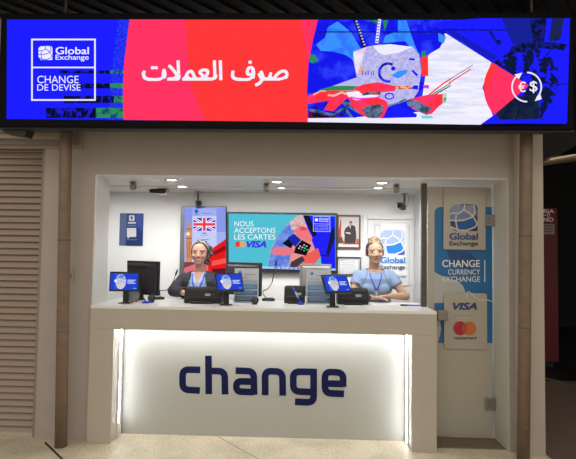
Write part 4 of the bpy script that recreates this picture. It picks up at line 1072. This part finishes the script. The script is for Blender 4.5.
def seam2(c, n):
    dx = abs(c.x-X2)
    if c.y < Y2 and sh2-.19 < c.z < sh2+.0 and abs(dx-(.075+(sh2-c.z)*.42)) < .0035: return 1
    return 0
top_ob = finish(remeshed(mb, 'blue_top', .0045, 3), 'blue_top', [BLUE, BLUED], seam2, t, drop2, .004)
LAN = P((36, 70, 205), .5)
b, out = strap(t, C, top_ob, X2, Y2, [(X2-.062, sh2+.030), (X2-.045, sh2-.06), (X2-.005, sh2-.155), (X2+.002, sh2-.168)], .011, LAN); b2, _ = strap(t, C, top_ob, X2, Y2, [(X2+.062, sh2+.030), (X2+.045, sh2-.06), (X2+.010, sh2-.155), (X2+.002, sh2-.168)], .011, LAN)
b.add(b2.v, b2.f, LAN); lan = b.build('lanyard', t)
b3, _ = strap(t, C, top_ob, X2, Y2, [(X2+.002, sh2-.165), (X2+.002, sh2-.22)], .016, P((210, 214, 220), .3)); b3.build('badge', lan)
# hair pulled back, bun on top
def hair_base(mb, C, s):
    ell(mb, (C[0], C[1]+.022*s, C[2]+.033*s), .086*s, .092*s, .086*s)
    for sx in (-1, 1): ell(mb, (C[0]+sx*.066*s, C[1]+.018*s, C[2]+.005*s), .022*s, .05*s, .05*s)
mb = MB(); mb.mats = [None]; hair_base(mb, C, 1)
ell(mb, (C[0]+.002, C[1]+.030, C[2]+.115), .050, .052, .036)
for k in range(9): ell(mb, (C[0]+.05*math.cos(k*.7), C[1]+.03+.045*math.sin(k*.7), C[2]+.108+.012*math.sin(k*2.1)), .016, .016, .016)
def hdrop(C, s):
    def f(c, n):
        x, y, z = (c.x-C[0])/s, (c.y-C[1])/s, (c.z-C[2])/s
        return y < -.002 and (z < .058-.35*abs(x)*1.0-.0 and abs(x) < .066 - max(0, .02-z)*.05 and y < -.03)
    return f
def strands(base, c1, c2):
    m = P(base, .5, noise=.45, scale=40, bump=.5, key='hair'); return m
finish(remeshed(mb, 'hair', .004, 1), 'hair', [strands((148, 122, 94), 0, 0), P((70, 54, 44), .55, noise=.4, scale=50)],
       lambda c, n: 1 if (c.z-C[2] < .088 and c.z-C[2] > .045 and c.y < C[1]+.0) or (abs(c.x-C[0]) > .06 and c.y < C[1]+.03) else 0, t, None)
# watch
wr = Vector(arms[-1][2])-Vector((.025, -.012, -.002)); b = MB(); b.tube([wr-Vector((.009, -.003, 0)), wr+Vector((.009, -.003, 0))], .031, BLACK, 18); w_ = b.build('watch', t)
b = MB(); b.box(wr.x-.014, wr.x+.014, wr.y-.036, wr.y-.028, wr.z-.014, wr.z+.014, P((60, 60, 66), .2), .003); b.build('watch_face', w_)

# ---- dark-haired clerk on the left
X1, Y1 = -1.005, .75
top1, sh1 = 1.642, 1.312
arms = {-1: ((X1-.152, Y1, sh1-.04), (X1-.235, .68, 1.166), (X1-.10, .545, 1.158), (.85, -.4, -.05), (0, 0, 1)),
        1: ((X1+.152, Y1, sh1-.04), (X1+.235, .68, 1.166), (X1+.11, .545, 1.158), (-.85, -.4, -.05), (0, 0, 1))}
t, C, hipz, sw, body = person('smiling clerk with dark curly hair in a black blazer over a light blue shirt', X1, Y1, top1, sh1, (198, 148, 128), (196, 80, 100), (44, 32, 28), (60, 44, 38), .06, True, arms, 1.02)
mb = MB(); mb.mats = [None]; torso_shape(mb, X1, Y1, hipz, sh1, sw, .010, hipz+.05)
for sx in (-1, 1): ell(mb, (X1+sx*.066, Y1-.086, sh1-.155), .062, .046, .058)
sb = finish(remeshed(mb, 'shirt', .0045, 3), 'shirt', [P((158, 188, 228), .7, noise=.06, scale=30, bump=.12), P((100, 124, 176), .7)],
            lambda c, n: 1 if c.y < Y1 and abs(c.x-X1) < .003 and c.z < sh1-.09 else 0, t,
            lambda c, n: c.y < Y1 and c.z > sh1-.075 and abs(c.x-X1) < (c.z-(sh1-.075))*.42, .003)
mb = MB(); mb.mats = [None]; torso_shape(mb, X1, Y1, hipz, sh1, sw+.006, .026, hipz-.03)
for sx in (-1, 1):
    ell(mb, (X1+sx*.066, Y1-.086, sh1-.155), .074, .060, .068)
    ell(mb, (X1+sx*sw*.9, Y1+.003, sh1-.040), .068, .070, .058)
    s0, e0, w0 = [Vector(v) for v in arms[sx][:3]]; capsule(mb, s0, e0, .064, .054); capsule(mb, e0, e0.lerp(w0, .86), .054, .041)
def drop1(c, n):
    dx = c.x-X1
    if c.y < Y1-.02 and abs(dx) < .152 and c.z > hipz-.2:
        k = (sh1+.03-c.z)
        wid = .058+.26*k if k < .30 else .12
        if abs(dx) < min(wid, .125): return True
    if c.z > sh1+.012 and abs(dx) < .070 and c.y < Y1+.03: return True
    for sx in (-1, 1):
        e0, w0 = Vector(arms[sx][1]), Vector(arms[sx][2]); d = w0-e0
        if (c-e0).dot(d)/d.length_squared > .9 and (c-(e0+d*.95)).length < .075: return True
    return False
BLZ = P((46, 48, 60), .75, noise=.15, scale=30, bump=.1)
def lap(c, n):
    k = sh1+.03-c.z; dx = abs(c.x-X1)
    return 1 if c.y < Y1-.03 and abs(dx-(min(.058+.26*k, .125)+.008)) < .008 and k < .5 else 0
finish(remeshed(mb, 'blazer', .0045, 3), 'blazer', [BLZ, P((34, 36, 46), .7)], lap, t, drop1, .005)
b, _ = strap(t, C, sb, X1, Y1, [(X1-.055, sh1+.025), (X1-.048, sh1-.05), (X1-.012, sh1-.135), (X1-.002, sh1-.15)], .013, LAN); b2, _ = strap(t, C, sb, X1, Y1, [(X1+.060, sh1+.030), (X1+.052, sh1-.04), (X1+.014, sh1-.135), (X1-.002, sh1-.15)], .013, LAN)
b.add(b2.v, b2.f, LAN); b3, _ = strap(t, C, sb, X1, Y1, [(X1-.002, sh1-.145), (X1-.006, sh1-.21)], .018, LAN); b.add(b3.v, b3.f, LAN); b.build('lanyard', t)
mb = MB(); mb.mats = [None]; hair_base(mb, C, 1.02)
rnd = random.Random(3)
for k in range(70):
    a = rnd.uniform(0, 2*PI); h = rnd.uniform(.02, 1.0); rr = math.sqrt(1-min(.98, h*h)*.9)
    p = (C[0]+.078*rr*math.cos(a), C[1]+.022+.09*rr*math.sin(a), C[2]+.03+.088*h)
    if p[1] < C[1]-.03 and p[2] < C[2]+.085: continue
    ell(mb, p, .014, .014, .012, 0, 10)
for k in range(46):                                   # curls gathered over one shoulder
    u = rnd.random(); ell(mb, (C[0]+.078+.016*math.sin(u*5)+rnd.uniform(-.016, .02), C[1]+.035+rnd.uniform(-.03, .03), C[2]+.06-u*.17), .016, .016, .015, 0, 10)
hr = finish(remeshed(mb, 'hair', .004, 1), 'hair', [strands((64, 50, 46), 0, 0), P((120, 100, 92), .5, noise=.4, scale=40)], lambda c, n: 1 if (math.sin(c.x*190+c.z*120) > .86) else 0, t)
b = MB(); pts = []
for k in range(17):
    a = PI*k/16; pts.append((C[0]-.084*math.cos(a), C[1]+.0-.028*math.sin(a), C[2]+.035+.078*math.sin(a)))
b.tube(pts, .0052, P((205, 200, 205), .35), 8); b.build('headband', hr)
for sx in (-1, 1):
    b = MB(); b.ball((C[0]+sx*.078, C[1]-.002, C[2]-.052), .008, P((210, 200, 190), .2, .8)); b.build('earring', body)

# ================================================================== LIGHT
w = bpy.data.worlds.new('world'); S.world = w; w.use_nodes = True
bg = w.node_tree.nodes['Background']; bg.inputs[0].default_value = (1.0, .94, .85, 1); bg.inputs[1].default_value = .62
def area(name, loc, rot, sx, sy, e, col=(1, 1, 1)):
    L = bpy.data.lights.new(name, 'AREA'); L.shape = 'RECTANGLE'; L.size = sx; L.size_y = sy; L.energy = e; L.color = col
    o = bpy.data.objects.new(name, L); COL.objects.link(o); o.location = loc; o.rotation_euler = rot; return o
area('booth_fill', (-.3, .46, 2.13), (math.radians(38), 0, 0), 3.7, .08, 12.5, (1, .99, .97)).data.spread = math.radians(105)  # unseen fill light added to brighten the back wall and clerks
area('hall_lamp', (0, -5.5, 5.2), (math.radians(42), 0, 0), 6, 2, 80, (1, .92, .82))
S.view_settings.view_transform = 'Standard'; S.view_settings.look = 'None'; S.view_settings.exposure = 0; S.view_settings.gamma = 1
S.view_settings.use_curve_mapping = False
for o in bpy.data.objects:
    if '_local' in o: del o['_local']
